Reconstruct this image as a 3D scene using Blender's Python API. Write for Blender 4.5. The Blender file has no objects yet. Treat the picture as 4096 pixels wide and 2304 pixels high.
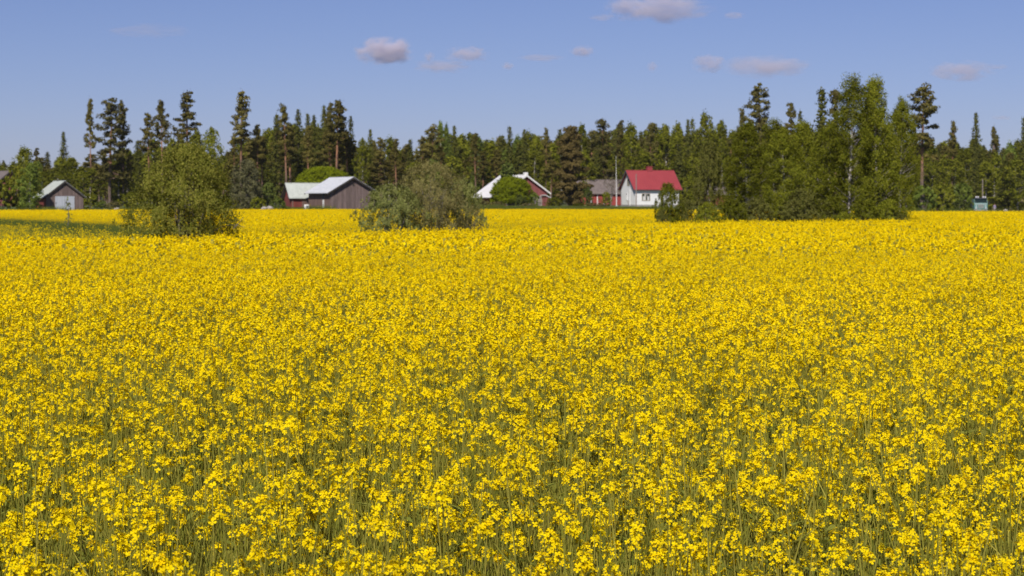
import bpy, math, random
import numpy as np
from mathutils import Vector, Matrix

# ------------------------------------------------------------------ camera, sky, sun, exposure
scene = bpy.context.scene
COL = scene.collection
PI = math.pi
R = math.radians

CAM_Z, TILT, FPX = 1.81, R(2.46), 4096 * 70.0 / 36.0
cam_data = bpy.data.cameras.new('camera')
cam = bpy.data.objects.new('camera', cam_data)
COL.objects.link(cam)
cam.location = (0, 0, CAM_Z)
cam.rotation_euler = (PI / 2 - TILT, 0, 0)
cam_data.lens = 70
cam_data.sensor_width = 36
cam_data.clip_start = 0.1
cam_data.clip_end = 80000
cam_data.dof.use_dof = True
cam_data.dof.focus_distance = 8.5
cam_data.dof.aperture_fstop = 10.0
scene.camera = cam

SUN_EL, SUN_AZ = R(46), R(14)          # azimuth: how far left of straight behind the camera
sun_dir = Vector((-math.sin(SUN_AZ) * math.cos(SUN_EL), -math.cos(SUN_AZ) * math.cos(SUN_EL), math.sin(SUN_EL)))
world = bpy.data.worlds.new('World')
scene.world = world
world.use_nodes = True
wn, wl = world.node_tree.nodes, world.node_tree.links
wn.clear()
sky = wn.new('ShaderNodeTexSky')
sky.sky_type = 'NISHITA'
sky.sun_disc = False
sky.sun_elevation = SUN_EL
sky.sun_rotation = PI + SUN_AZ
sky.altitude = 0
sky.air_density = 0.75
sky.dust_density = 0.3
sky.ozone_density = 4.0
bg = wn.new('ShaderNodeBackground')
bg.inputs['Strength'].default_value = 0.068
wo = wn.new('ShaderNodeOutputWorld')
tint = wn.new('ShaderNodeMix')
tint.data_type = 'RGBA'
tint.blend_type = 'MULTIPLY'
tint.inputs[0].default_value = 1.0
tint.inputs[7].default_value = (0.83, 0.765, 1.0, 1)
wl.new(sky.outputs['Color'], tint.inputs[6])
wl.new(tint.outputs[2], bg.inputs['Color'])
wl.new(bg.outputs['Background'], wo.inputs['Surface'])

sun_data = bpy.data.lights.new('sun', 'SUN')
sun_data.energy = 4.3
sun_data.angle = R(0.53)
sun_data.color = (1.0, 0.94, 0.84)
sun = bpy.data.objects.new('sun', sun_data)
COL.objects.link(sun)
sun.location = (0, 0, 60)
sun.rotation_euler = sun_dir.to_track_quat('Z', 'Y').to_euler()

scene.view_settings.view_transform = 'Standard'
scene.view_settings.look = 'None'
scene.view_settings.exposure = 0.2
scene.view_settings.gamma = 1.0
scene.view_settings.use_curve_mapping = False
scene.cycles.max_bounces = 8
scene.cycles.diffuse_bounces = 3
scene.cycles.transmission_bounces = 4
scene.cycles.volume_bounces = 3


# ------------------------------------------------------------------ helpers
def at(px, py, D):
    """Point at depth D (world y) seen at pixel (px, py) of the 4096 x 2304 photograph."""
    a, b = (px - 2048) / FPX, (1152 - py) / FPX
    ct, st = math.cos(TILT), math.sin(TILT)
    d = Vector((a, ct + b * st, -st + b * ct))
    return Vector((0, 0, CAM_Z)) + d * (D / d.y)


def sstep(a, b, x):
    t = min(1.0, max(0.0, (x - a) / (b - a)))
    return t * t * (3 - 2 * t)


def ground_h(x, y):
    """Field flat, a gentle rise to the farmyard, none of it towards the road."""
    s = x / max(y, 1.0)
    k = 1 - sstep(0.125, 0.19, s)
    return (sstep(266, 313, y) * 1.2 + sstep(313, 420, y) * 0.5) * k + sstep(600, 3000, y) * 4


class Soup:
    """Loose polygons; build() makes ONE mesh of them."""
    def __init__(self):
        self.items = []

    def add(self, polys, mat=0):
        polys = np.asarray(polys, dtype=np.float32)
        if polys.size:
            self.items.append((polys, mat))
        return self

    def mesh(self, name, mats):
        me = bpy.data.meshes.new(name)
        vs, sizes, mi = [], [], []
        for p, m in self.items:
            vs.append(p.reshape(-1, 3))
            sizes.append(np.full(p.shape[0], p.shape[1], np.int32))
            mi.append(np.full(p.shape[0], m, np.int32))
        v = np.concatenate(vs)
        s = np.concatenate(sizes)
        me.vertices.add(len(v))
        me.vertices.foreach_set('co', v.ravel())
        me.loops.add(len(v))
        me.loops.foreach_set('vertex_index', np.arange(len(v), dtype=np.int32))
        me.polygons.add(len(s))
        st = np.concatenate(([0], np.cumsum(s)[:-1])).astype(np.int32)
        me.polygons.foreach_set('loop_start', st)
        me.polygons.foreach_set('material_index', np.concatenate(mi))
        for m in mats:
            me.materials.append(m)
        me.update(calc_edges=True)
        return me

    def build(self, name, mats, parent=None):
        if not isinstance(mats, (list, tuple)):
            mats = [mats]
        return link(name, self.mesh(name, mats), parent)

    # ---- shapes
    def box(self, x0, x1, y0, y1, z0, z1, mat=0, M=None):
        c = np.array([[x0, y0, z0], [x1, y0, z0], [x1, y1, z0], [x0, y1, z0],
                      [x0, y0, z1], [x1, y0, z1], [x1, y1, z1], [x0, y1, z1]], dtype=np.float32)
        if M is not None:
            c = np.array([M @ Vector(p) for p in c], dtype=np.float32)
        f = [[0, 3, 2, 1], [4, 5, 6, 7], [0, 1, 5, 4], [1, 2, 6, 5], [2, 3, 7, 6], [3, 0, 4, 7]]
        return self.add(c[np.array(f)], mat)

    def prism(self, pts, ext, mat=0):
        """Polygon pts (list of 3-vectors) pushed along vector ext."""
        p = np.array(pts, dtype=np.float32)
        q = p + np.array(ext, dtype=np.float32)
        self.add([p[::-1]], mat)
        self.add([q], mat)
        n = len(p)
        i = np.arange(n)
        j = (i + 1) % n
        return self.add(np.stack([p[i], p[j], q[j], q[i]], 1), mat)

    def tube(self, pts, radii, sides=6, mat=0, cap=False):
        pts = np.asarray(pts, dtype=np.float32)
        radii = np.asarray(radii, dtype=np.float32)
        d = np.gradient(pts, axis=0)
        d /= np.linalg.norm(d, axis=1, keepdims=True) + 1e-9
        ref = np.where(np.abs(d[:, 2:3]) > 0.9, np.array([[1.0, 0, 0]]), np.array([[0, 0, 1.0]]))
        u = np.cross(ref, d)
        u /= np.linalg.norm(u, axis=1, keepdims=True) + 1e-9
        v = np.cross(d, u)
        a = np.linspace(0, 2 * PI, sides, endpoint=False)
        ring = pts[:, None] + radii[:, None, None] * (np.cos(a)[None, :, None] * u[:, None] + np.sin(a)[None, :, None] * v[:, None])
        k = np.arange(sides)
        kn = (k + 1) % sides
        q = np.stack([ring[:-1][:, k], ring[:-1][:, kn], ring[1:][:, kn], ring[1:][:, k]], 2)
        self.add(q.reshape(-1, 4, 3), mat)
        if cap:
            self.add([ring[-1]], mat)
            self.add([ring[0][::-1]], mat)
        return self

    def leaves(self, c, s, rng, mat=0, up=0.0, stretch=1.7, hang=0.0, out=None, w=1.1):
        """Rhombic leaves at centres c with lengths s."""
        n = len(c)
        nrm = rng.normal(size=(n, 3))
        nrm /= np.linalg.norm(nrm, axis=1, keepdims=True)
        if out is not None:
            nrm += out / (np.linalg.norm(out, axis=1, keepdims=True) + 1e-9) * w
            nrm[:, 2] += up
        else:
            nrm[:, 2] = np.abs(nrm[:, 2]) + up
        nrm /= np.linalg.norm(nrm, axis=1, keepdims=True)
        t = rng.normal(size=(n, 3))
        t[:, 2] -= hang
        t -= nrm * (t * nrm).sum(1, keepdims=True)
        t /= np.linalg.norm(t, axis=1, keepdims=True) + 1e-9
        b = np.cross(nrm, t)
        s = np.asarray(s)[:, None]
        w = s / stretch
        q = np.stack([c - t * s * .5, c + b * w * .5 - t * s * .05, c + t * s * .5, c - b * w * .5 - t * s * .05], 1)
        return self.add(q, mat)


def link(name, me, parent=None):
    o = bpy.data.objects.new(name, me)
    COL.objects.link(o)
    if parent is not None:
        o.parent = parent
    return o


def tag(o, label=None, cat=None, group=None, kind=None):
    for k, v in (('label', label), ('category', cat), ('group', group), ('kind', kind)):
        if v:
            o[k] = v
    return o


def thing(name, loc, label, cat, rz=0.0, group=None):
    o = bpy.data.objects.new(name, None)
    o.empty_display_size = 0.3
    COL.objects.link(o)
    o.location = loc
    o.rotation_euler = (0, 0, rz)
    return tag(o, label, cat, group)


# ------------------------------------------------------------------ materials
def new_mat(name):
    m = bpy.data.materials.new(name)
    m.use_nodes = True
    m.node_tree.nodes.clear()
    out = m.node_tree.nodes.new('ShaderNodeOutputMaterial')
    return m, m.node_tree.nodes, m.node_tree.links, out


def leaf_mat(name, c1, c2, transl=0.3, spread=0.25, tcol=None):
    """Matt leaf: colour differs from leaf to leaf and from plant to plant; some light passes through."""
    m, n, l, out = new_mat(name)
    geo = n.new('ShaderNodeNewGeometry')
    inf = n.new('ShaderNodeObjectInfo')
    mix = n.new('ShaderNodeMix')
    mix.data_type = 'RGBA'
    mix.inputs[6].default_value = (*c1, 1)
    mix.inputs[7].default_value = (*c2, 1)
    l.new(geo.outputs['Random Per Island'], mix.inputs[0])
    hsv = n.new('ShaderNodeHueSaturation')
    mr = n.new('ShaderNodeMapRange')
    mr.inputs[3].default_value = 1 - spread
    mr.inputs[4].default_value = 1 + spread
    l.new(inf.outputs['Random'], mr.inputs[0])
    l.new(mr.outputs[0], hsv.inputs['Value'])
    l.new(mix.outputs[2], hsv.inputs['Color'])
    d = n.new('ShaderNodeBsdfDiffuse')
    t = n.new('ShaderNodeBsdfTranslucent')
    l.new(hsv.outputs[0], d.inputs[0])
    if tcol:
        t.inputs[0].default_value = (*tcol, 1)
    else:
        l.new(hsv.outputs[0], t.inputs[0])
    s = n.new('ShaderNodeMixShader')
    s.inputs[0].default_value = transl
    l.new(d.outputs[0], s.inputs[1])
    l.new(t.outputs[0], s.inputs[2])
    l.new(s.outputs[0], out.inputs[0])
    return m


def surf_mat(name, c1, c2, scale=(1, 1, 1), nscale=3.0, rough=0.85, detail=6, island=0.0, metallic=0.0, bump=0.0, c3=None):
    """Noise-mottled surface in object space; island = brightness change from piece to piece."""
    m, n, l, out = new_mat(name)
    tc = n.new('ShaderNodeTexCoord')
    mp = n.new('ShaderNodeMapping')
    mp.inputs['Scale'].default_value = scale
    l.new(tc.outputs['Object'], mp.inputs[0])
    no = n.new('ShaderNodeTexNoise')
    no.inputs['Scale'].default_value = nscale
    no.inputs['Detail'].default_value = detail
    l.new(mp.outputs[0], no.inputs['Vector'])
    cr = n.new('ShaderNodeValToRGB')
    cr.color_ramp.elements[0].position = 0.32
    cr.color_ramp.elements[0].color = (*c1, 1)
    cr.color_ramp.elements[1].position = 0.68
    cr.color_ramp.elements[1].color = (*c2, 1)
    if c3:
        e = cr.color_ramp.elements.new(0.8)
        e.color = (*c3, 1)
    l.new(no.outputs[0], cr.inputs[0])
    col = cr.outputs[0]
    if island:
        geo = n.new('ShaderNodeNewGeometry')
        mr = n.new('ShaderNodeMapRange')
        mr.inputs[3].default_value = 1 - island
        mr.inputs[4].default_value = 1 + island
        l.new(geo.outputs['Random Per Island'], mr.inputs[0])
        hs = n.new('ShaderNodeHueSaturation')
        l.new(mr.outputs[0], hs.inputs['Value'])
        l.new(col, hs.inputs['Color'])
        col = hs.outputs[0]
    p = n.new('ShaderNodeBsdfPrincipled')
    p.inputs['Roughness'].default_value = rough
    p.inputs['Metallic'].default_value = metallic
    l.new(col, p.inputs['Base Color'])
    if bump:
        b = n.new('ShaderNodeBump')
        b.inputs['Strength'].default_value = bump
        l.new(no.outputs[0], b.inputs['Height'])
        l.new(b.outputs[0], p.inputs['Normal'])
    l.new(p.outputs[0], out.inputs[0])
    return m


def bark_mat(name, low, high, z0, z1, dark, nscale=(6, 6, 1.2)):
    """Bark whose colour goes over from low to high between heights z0 and z1 (object space), with dark marks."""
    m, n, l, out = new_mat(name)
    tc = n.new('ShaderNodeTexCoord')
    sp = n.new('ShaderNodeSeparateXYZ')
    l.new(tc.outputs['Object'], sp.inputs[0])
    mr = n.new('ShaderNodeMapRange')
    mr.inputs[1].default_value = z0
    mr.inputs[2].default_value = z1
    l.new(sp.outputs[2], mr.inputs[0])
    mix = n.new('ShaderNodeMix')
    mix.data_type = 'RGBA'
    mix.inputs[6].default_value = (*low, 1)
    mix.inputs[7].default_value = (*high, 1)
    l.new(mr.outputs[0], mix.inputs[0])
    mp = n.new('ShaderNodeMapping')
    mp.inputs['Scale'].default_value = nscale
    l.new(tc.outputs['Object'], mp.inputs[0])
    no = n.new('ShaderNodeTexNoise')
    no.inputs['Scale'].default_value = 1.0
    no.inputs['Detail'].default_value = 5
    l.new(mp.outputs[0], no.inputs['Vector'])
    cr = n.new('ShaderNodeValToRGB')
    cr.color_ramp.elements[0].position = 0.40
    cr.color_ramp.elements[1].position = 0.56
    l.new(no.outputs[0], cr.inputs[0])
    mx = n.new('ShaderNodeMix')
    mx.data_type = 'RGBA'
    mx.inputs[6].default_value = (*dark, 1)
    l.new(cr.outputs[0], mx.inputs[0])
    l.new(mix.outputs[2], mx.inputs[7])
    p = n.new('ShaderNodeBsdfPrincipled')
    p.inputs['Roughness'].default_value = 0.9
    l.new(mx.outputs[2], p.inputs['Base Color'])
    l.new(p.outputs[0], out.inputs[0])
    return m


M = {}
M['petal'] = leaf_mat('rape_petal', (0.9, 0.635, 0.003), (0.95, 0.745, 0.008), 0.28, 0.04)
M['bud'] = leaf_mat('rape_bud', (0.38, 0.36, 0.02), (0.60, 0.46, 0.02), 0.2, 0.1)
M['stem'] = leaf_mat('rape_stem', (0.235, 0.235, 0.03), (0.44, 0.39, 0.075), 0.36, 0.1)
M['leaf'] = leaf_mat('rape_leaf', (0.18, 0.215, 0.032), (0.32, 0.32, 0.065), 0.4, 0.1)
M['grass'] = leaf_mat('grass_blade', (0.085, 0.12, 0.02), (0.18, 0.2, 0.045), 0.3, 0.15)
M['pine'] = leaf_mat('pine_needles', (0.068, 0.066, 0.015), (0.172, 0.14, 0.037), 0.1, 0.3)
M['pinedark'] = leaf_mat('pine_needles_brownish', (0.066, 0.066, 0.018), (0.155, 0.13, 0.042), 0.1, 0.15)
M['pinebrown'] = leaf_mat('brownish_conifer_needles', (0.078, 0.062, 0.018), (0.185, 0.135, 0.050), 0.1, 0.05)
M['spruce'] = leaf_mat('spruce_needles', (0.055, 0.066, 0.012), (0.135, 0.13, 0.028), 0.1, 0.3)
M['birch'] = leaf_mat('birch_leaves', (0.098, 0.118, 0.008), (0.22, 0.215, 0.024), 0.22, 0.25)
M['birchlight'] = leaf_mat('pale_birch_leaves', (0.117, 0.169, 0.026), (0.234, 0.273, 0.052), 0.35, 0.2)
M['grove'] = leaf_mat('grove_birch_leaves', (0.105, 0.128, 0.008), (0.225, 0.222, 0.025), 0.2, 0.32)
M['willow'] = leaf_mat('willow_leaves', (0.125, 0.15, 0.016), (0.33, 0.305, 0.062), 0.3, 0.1)
M['sallow'] = leaf_mat('sallow_leaves', (0.155, 0.138, 0.048), (0.3, 0.262, 0.1), 0.28, 0.15)
M['sallowgreen'] = leaf_mat('sallow_fresh_leaves', (0.16, 0.185, 0.045), (0.32, 0.33, 0.11), 0.3, 0.15)
M['scrub'] = leaf_mat('scrub_leaves', (0.085, 0.095, 0.018), (0.185, 0.175, 0.045), 0.2, 0.15)
M['silver'] = leaf_mat('silver_willow_leaves', (0.125, 0.125, 0.0562), (0.2375, 0.225, 0.1063), 0.25, 0.1)
M['lime'] = leaf_mat('fresh_green_leaves', (0.14, 0.175, 0.005), (0.225, 0.255, 0.012), 0.25, 0.08)
M['thuja'] = leaf_mat('thuja_foliage', (0.055, 0.08, 0.014), (0.125, 0.14, 0.034), 0.12, 0.3)
M['twig'] = leaf_mat('bare_twigs', (0.10, 0.085, 0.06), (0.17, 0.14, 0.10), 0.05, 0.1)
M['pinebark'] = bark_mat('pine_bark', (0.15, 0.115, 0.095), (0.36, 0.17, 0.09), 3.0, 6.5, (0.10, 0.06, 0.045))
M['sprucebark'] = bark_mat('spruce_bark', (0.11, 0.085, 0.07), (0.14, 0.11, 0.09), 2, 8, (0.06, 0.05, 0.04))
M['birchbark'] = bark_mat('birch_bark', (0.42, 0.38, 0.34), (0.60, 0.56, 0.50), 0.3, 2.0, (0.09, 0.075, 0.065), (5, 5, 4.5))
M['willowbark'] = bark_mat('willow_bark', (0.20, 0.17, 0.15), (0.33, 0.29, 0.26), 0.2, 2.0, (0.08, 0.07, 0.06), (14, 14, 3))
M['greyboard'] = surf_mat('weathered_grey_boards', (0.118, 0.082, 0.076), (0.205, 0.150, 0.138), (7, 7, 0.5), 1.6, 0.9, 8, 0.22)
M['brownboard'] = surf_mat('weathered_brown_boards', (0.125, 0.075, 0.062), (0.21, 0.135, 0.115), (7, 7, 0.5), 1.6, 0.9, 8, 0.22)
M['redboard'] = surf_mat('red_ochre_boards', (0.150, 0.030, 0.024), (0.22, 0.048, 0.038), (5, 5, 0.5), 1.6, 0.88, 6, 0.14)
M['redpaint'] = surf_mat('bright_red_boards', (0.27, 0.040, 0.036), (0.35, 0.058, 0.052), (4, 4, 0.4), 1.4, 0.8, 6, 0.08)
M['rosyboard'] = surf_mat('faded_red_boards', (0.20, 0.055, 0.055), (0.28, 0.085, 0.085), (5, 5, 0.5), 1.5, 0.88, 6, 0.12)
M['darkwood'] = surf_mat('dark_barge_board', (0.030, 0.026, 0.026), (0.055, 0.046, 0.044), (2, 2, 2), 3, 0.9)
M['bluegrey'] = surf_mat('dark_blue_grey_board', (0.045, 0.052, 0.075), (0.06, 0.07, 0.095), (2, 2, 2), 3, 0.8)
M['greyroof'] = surf_mat('pale_sheet_roof', (0.50, 0.52, 0.56), (0.60, 0.61, 0.65), (0.6, 3, 0.6), 1.2, 0.55, 6)
M['greenroof'] = surf_mat('pale_greenish_roof', (0.38, 0.41, 0.38), (0.48, 0.51, 0.47), (1, 1, 1), 2.2, 0.7, 6)
M['whiteroof'] = surf_mat('white_sheet_roof', (0.64, 0.63, 0.65), (0.72, 0.71, 0.73), (0.6, 3, 0.6), 1.0, 0.5, 6)
M['redroof'] = surf_mat('red_sheet_roof', (0.27, 0.038, 0.045), (0.31, 0.046, 0.054), (0.5, 0.5, 0.5), 1.2, 0.5, 5)
M['shingle'] = surf_mat('old_shingle_roof', (0.115, 0.092, 0.088), (0.185, 0.150, 0.145), (1, 1, 1), 2.5, 0.95, 7)
M['plaster'] = surf_mat('white_plaster', (0.74, 0.735, 0.73), (0.80, 0.795, 0.79), (1, 1, 1), 1.5, 0.8, 5)
M['whitepaint'] = surf_mat('white_paint', (0.70, 0.69, 0.68), (0.80, 0.79, 0.78), (1, 1, 1), 3, 0.6, 4)
M['doorwhite'] = surf_mat('pale_blue_grey_door_paint', (0.40, 0.43, 0.50), (0.50, 0.52, 0.58), (6, 6, 0.5), 1.4, 0.7, 6, 0.06)
M['concrete'] = surf_mat('grey_concrete', (0.26, 0.25, 0.24), (0.36, 0.35, 0.33), (1, 1, 1), 3, 0.9, 6)
M['stone'] = surf_mat('field_stone', (0.22, 0.20, 0.19), (0.42, 0.38, 0.34), (1, 1, 1), 2.5, 0.9, 7, 0.3)
M['beige'] = surf_mat('beige_frame_paint', (0.52, 0.45, 0.36), (0.60, 0.53, 0.44), (1, 1, 1), 3, 0.6)
M['curtain'] = surf_mat('pale_curtain', (0.55, 0.55, 0.56), (0.66, 0.66, 0.66), (12, 12, 0.4), 2, 0.9)
M['teal'] = surf_mat('teal_lorry_paint', (0.09, 0.20, 0.19), (0.13, 0.26, 0.25), (1, 1, 1), 2, 0.4)
M['tealpale'] = surf_mat('pale_teal_lorry_paint', (0.28, 0.38, 0.37), (0.38, 0.46, 0.45), (1, 1, 1), 2, 0.4)
M['rubber'] = surf_mat('black_rubber', (0.015, 0.015, 0.015), (0.03, 0.03, 0.03), (1, 1, 1), 4, 0.8)
M['polewood'] = surf_mat('grey_pole_wood', (0.20, 0.16, 0.14), (0.30, 0.25, 0.22), (8, 8, 0.6), 1.5, 0.9, 6)
M['skin'] = surf_mat('skin', (0.45, 0.27, 0.20), (0.50, 0.31, 0.24), (1, 1, 1), 4, 0.6)
M['lavender'] = surf_mat('lavender_jacket', (0.22, 0.19, 0.33), (0.27, 0.23, 0.38), (1, 1, 1), 6, 0.9)
M['trouser'] = surf_mat('pale_grey_trousers', (0.36, 0.34, 0.34), (0.43, 0.41, 0.41), (1, 1, 1), 6, 0.9)
M['hair'] = surf_mat('brown_hair', (0.10, 0.05, 0.03), (0.16, 0.08, 0.05), (1, 1, 1), 8, 0.8)
M['soil'] = surf_mat('field_soil_material', (0.085, 0.080, 0.032), (0.15, 0.125, 0.060), (1, 1, 1), 6, 0.95, 8, bump=0.3)
M['turf'] = surf_mat('turf_material', (0.050, 0.075, 0.018), (0.105, 0.120, 0.032), (1, 1, 1), 0.35, 0.95, 10, c3=(0.10, 0.09, 0.05))
M['gravelroad'] = surf_mat('road_gravel', (0.22, 0.20, 0.18), (0.32, 0.29, 0.26), (1, 1, 1), 3, 0.95, 8)


def glass_mat():
    m, n, l, out = new_mat('dark_window_glass')
    p = n.new('ShaderNodeBsdfPrincipled')
    p.inputs['Base Color'].default_value = (0.012, 0.024, 0.02, 1)
    p.inputs['Roughness'].default_value = 0.06
    l.new(p.outputs[0], out.inputs[0])
    return m


M['glass'] = glass_mat()


def lamp_mat():
    m, n, l, out = new_mat('lamp_reflector')
    p = n.new('ShaderNodeBsdfPrincipled')
    p.inputs['Base Color'].default_value = (0.75, 0.72, 0.78, 1)
    p.inputs['Roughness'].default_value = 0.25
    p.inputs['Metallic'].default_value = 0.3
    l.new(p.outputs[0], out.inputs[0])
    return m


M['lamp'] = lamp_mat()

# ------------------------------------------------------------------ ground
def px_x(px, D):
    return (px - 2048) / FPX * D


NEAR_EDGE = [(-1500, 50), (0, 52), (740, 55), (1200, 61), (1690, 69), (2200, 80), (2620, 93), (3100, 100), (3620, 104)]
FAR_FRONT = [(-1500, 200), (0, 145), (300, 122), (533, 104), (700, 86), (900, 72), (1690, 86), (2200, 97), (2620, 107), (3100, 114), (3600, 118), (3680, 104)]
FAR_END = [(-1500, 236), (0, 240), (380, 246), (600, 262), (2000, 264), (2300, 262), (2650, 256), (3500, 212), (3700, 204), (5600, 202)]


def curve(tab, px):
    return float(np.interp(px, [t[0] for t in tab], [t[1] for t in tab]))


def zone(x, y):
    """0 full crop, 1 thin weedy crop, 2 rough grass, 3 nothing sown."""
    px = 2048 + x / max(y, 1) * FPX
    if y > curve(FAR_END, px):
        return 3
    if px > 3680:
        return 0
    a, b = curve(NEAR_EDGE, px), curve(FAR_FRONT, px)
    if y < a or y > b:
        return 0
    t = (y - a) / max(b - a, 1)
    if px < 760:
        return 1 if t < ((0.60 if px < 200 else 0.50) + 0.08 * math.sin(px * 0.02)) else 2
    if px < 1250:
        return 1 if (x * 7.3 + y * 3.1) % 2.0 < 1.2 else 0
    return 2 if 0.15 < t < 0.55 else 1


def grid_ground():
    xs = np.concatenate([-np.geomspace(7000, 260, 14), np.linspace(-240, 240, 61), np.geomspace(260, 7000, 14)])
    ys = np.concatenate([[-3000, -600, -100, -20], np.linspace(0, 520, 80), np.geomspace(560, 7000, 16)])
    P = np.array([[[x, y, ground_h(x, y)] for x in xs] for y in ys], dtype=np.float32)
    nx, ny = len(xs), len(ys)
    me = bpy.data.meshes.new('ground')
    idx = np.arange(nx * ny).reshape(ny, nx)
    f = np.stack([idx[:-1, :-1], idx[:-1, 1:], idx[1:, 1:], idx[1:, :-1]], -1).reshape(-1, 4)
    me.from_pydata(P.reshape(-1, 3).tolist(), [], f.tolist())
    me.materials.append(M['turf'])
    for p in me.polygons:
        p.use_smooth = True
    return tag(link('ground', me), kind='structure')


grid_ground()


def field_soil():
    s = Soup()
    pxs = np.linspace(-1400, 5500, 60)
    near = [(-14, -2.0)] + [(14, -2.0)]
    a = [(px_x(p, 3.0), 3.0) for p in pxs]
    rows = [np.array([[px_x(p, d(p)), d(p), 0.012] for p in pxs]) for d in
            (lambda p: 2.0, lambda p: 18, lambda p: curve(NEAR_EDGE, min(p, 3620)) - 1)]
    for r0, r1 in zip(rows[:-1], rows[1:]):
        s.add(np.stack([r0[:-1], r0[1:], r1[1:], r1[:-1]], 1))
    rows = [np.array([[px_x(p, d(p)), d(p), 0.012] for p in pxs]) for d in
            (lambda p: curve(FAR_FRONT, min(p, 3680)) + 1, lambda p: curve(FAR_END, p) - 1)]
    for r0, r1 in zip(rows[:-1], rows[1:]):
        s.add(np.stack([r0[:-1], r0[1:], r1[1:], r1[:-1]], 1))
    tag(s.build('field_soil', M['soil']), kind='structure')


field_soil()


def road():
    s = Soup()
    c = np.array([[x, 352 - (x - 60) * 0.15, 0.03] for x in np.linspace(62, 130, 14)])
    off = np.array([0, 3.0, 0])
    s.add(np.stack([c[:-1] - off, c[1:] - off, c[1:] + off, c[:-1] + off], 1))
    tag(s.build('road', M['gravelroad']), kind='structure')


road()


# ------------------------------------------------------------------ rape crop
def basis(n):
    n = n / (np.linalg.norm(n, axis=-1, keepdims=True) + 1e-9)
    ref = np.where(np.abs(n[..., 2:3]) > 0.9, np.array([1.0, 0, 0]), np.array([0, 0, 1.0]))
    u = np.cross(ref, n)
    u /= np.linalg.norm(u, axis=-1, keepdims=True) + 1e-9
    return n, u, np.cross(n, u)


def flower_head(s, rng, pos, axis, Rr, lod, mp=0, mb=1):
    """One raceme: open flowers round a dome, buds on its top. lod 0: four petals each; 1: one face each; 2: few faces."""
    axis, au, av = basis(np.asarray(axis, dtype=float))
    if lod == 2:
        n = 5
    else:
        n = int(rng.integers(7, 16)) if Rr > .0131 else int(rng.integers(3, 7))
    k = np.arange(n)
    pol = np.clip(0.35 + 1.25 * (k + rng.random(n) * .8) / n, 0.3, 1.9)
    az = k * 2.39996 + rng.random() * 6 + rng.normal(size=n) * .25
    d = np.sin(pol)[:, None] * (np.cos(az)[:, None] * au + np.sin(az)[:, None] * av) + np.cos(pol)[:, None] * axis
    r = Rr * (0.68 + 0.5 * rng.random(n))
    c = pos + d * r[:, None] * np.array([1, 1, 0.85]) - axis * (Rr * 0.9 * (k / n) ** 1.5)[:, None]
    nr = d + axis * 0.45 + rng.normal(size=(n, 3)) * .28
    nr, u, v = basis(nr)
    if lod == 0:
        L = (0.0086 + 0.0026 * rng.random(n))[:, None]
        ph = rng.random(n) * PI
        polys = []
        for q in range(4):
            a = ph + q * PI / 2 + rng.normal(size=n) * .12
            e = np.cos(a)[:, None] * u + np.sin(a)[:, None] * v
            f = -np.sin(a)[:, None] * u + np.cos(a)[:, None] * v
            lift = (rng.random(n) * .45 - .05)[:, None]
            polys.append(np.stack([c, c + e * L * .55 - f * L * .36 + nr * L * .12, c + e * L * .95 - f * L * .26 + nr * L * lift,
                                   c + e * L * .95 + f * L * .26 + nr * L * lift, c + e * L * .55 + f * L * .36 + nr * L * .12], 1))
        s.add(np.concatenate(polys), mp)
    elif lod == 1:
        L = (0.0096 + 0.003 * rng.random(n))[:, None]
        s.add(np.stack([c + u * L, c + v * L, c - u * L, c - v * L], 1), mp)
    else:
        L = (Rr * (0.62 + 0.35 * rng.random(n)))[:, None]
        s.add(np.stack([c + u * L, c + v * L, c - u * L, c - v * L], 1), mp)
    if lod < 2:                                      # buds
        nb = 7 if lod == 0 else 2
        cb = pos + axis * Rr * (0.75 + .5 * rng.random(nb))[:, None] + rng.normal(size=(nb, 3)) * Rr * .22
        nn, u, v = basis(rng.normal(size=(nb, 3)) + axis)
        L = 0.0034 if lod == 0 else 0.006
        s.add(np.stack([cb + u * L, cb + v * L, cb - u * L, cb - v * L], 1), mb)
        if lod == 0:
            s.add(np.stack([cb + u * L, cb + nn * L * 1.6, cb - u * L], 1), mb)


def ribbon(s, pts, w, rng, mat):
    """Flat tapering strip."""
    pts = np.asarray(pts)
    a = rng.random() * PI
    o = np.array([math.cos(a), math.sin(a), 0])
    ww = (w * np.linspace(1, .35, len(pts)))[:, None]
    l, r = pts - o * ww, pts + o * ww
    s.add(np.stack([l[:-1], r[:-1], r[1:], l[1:]], 1), mat)


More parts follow.
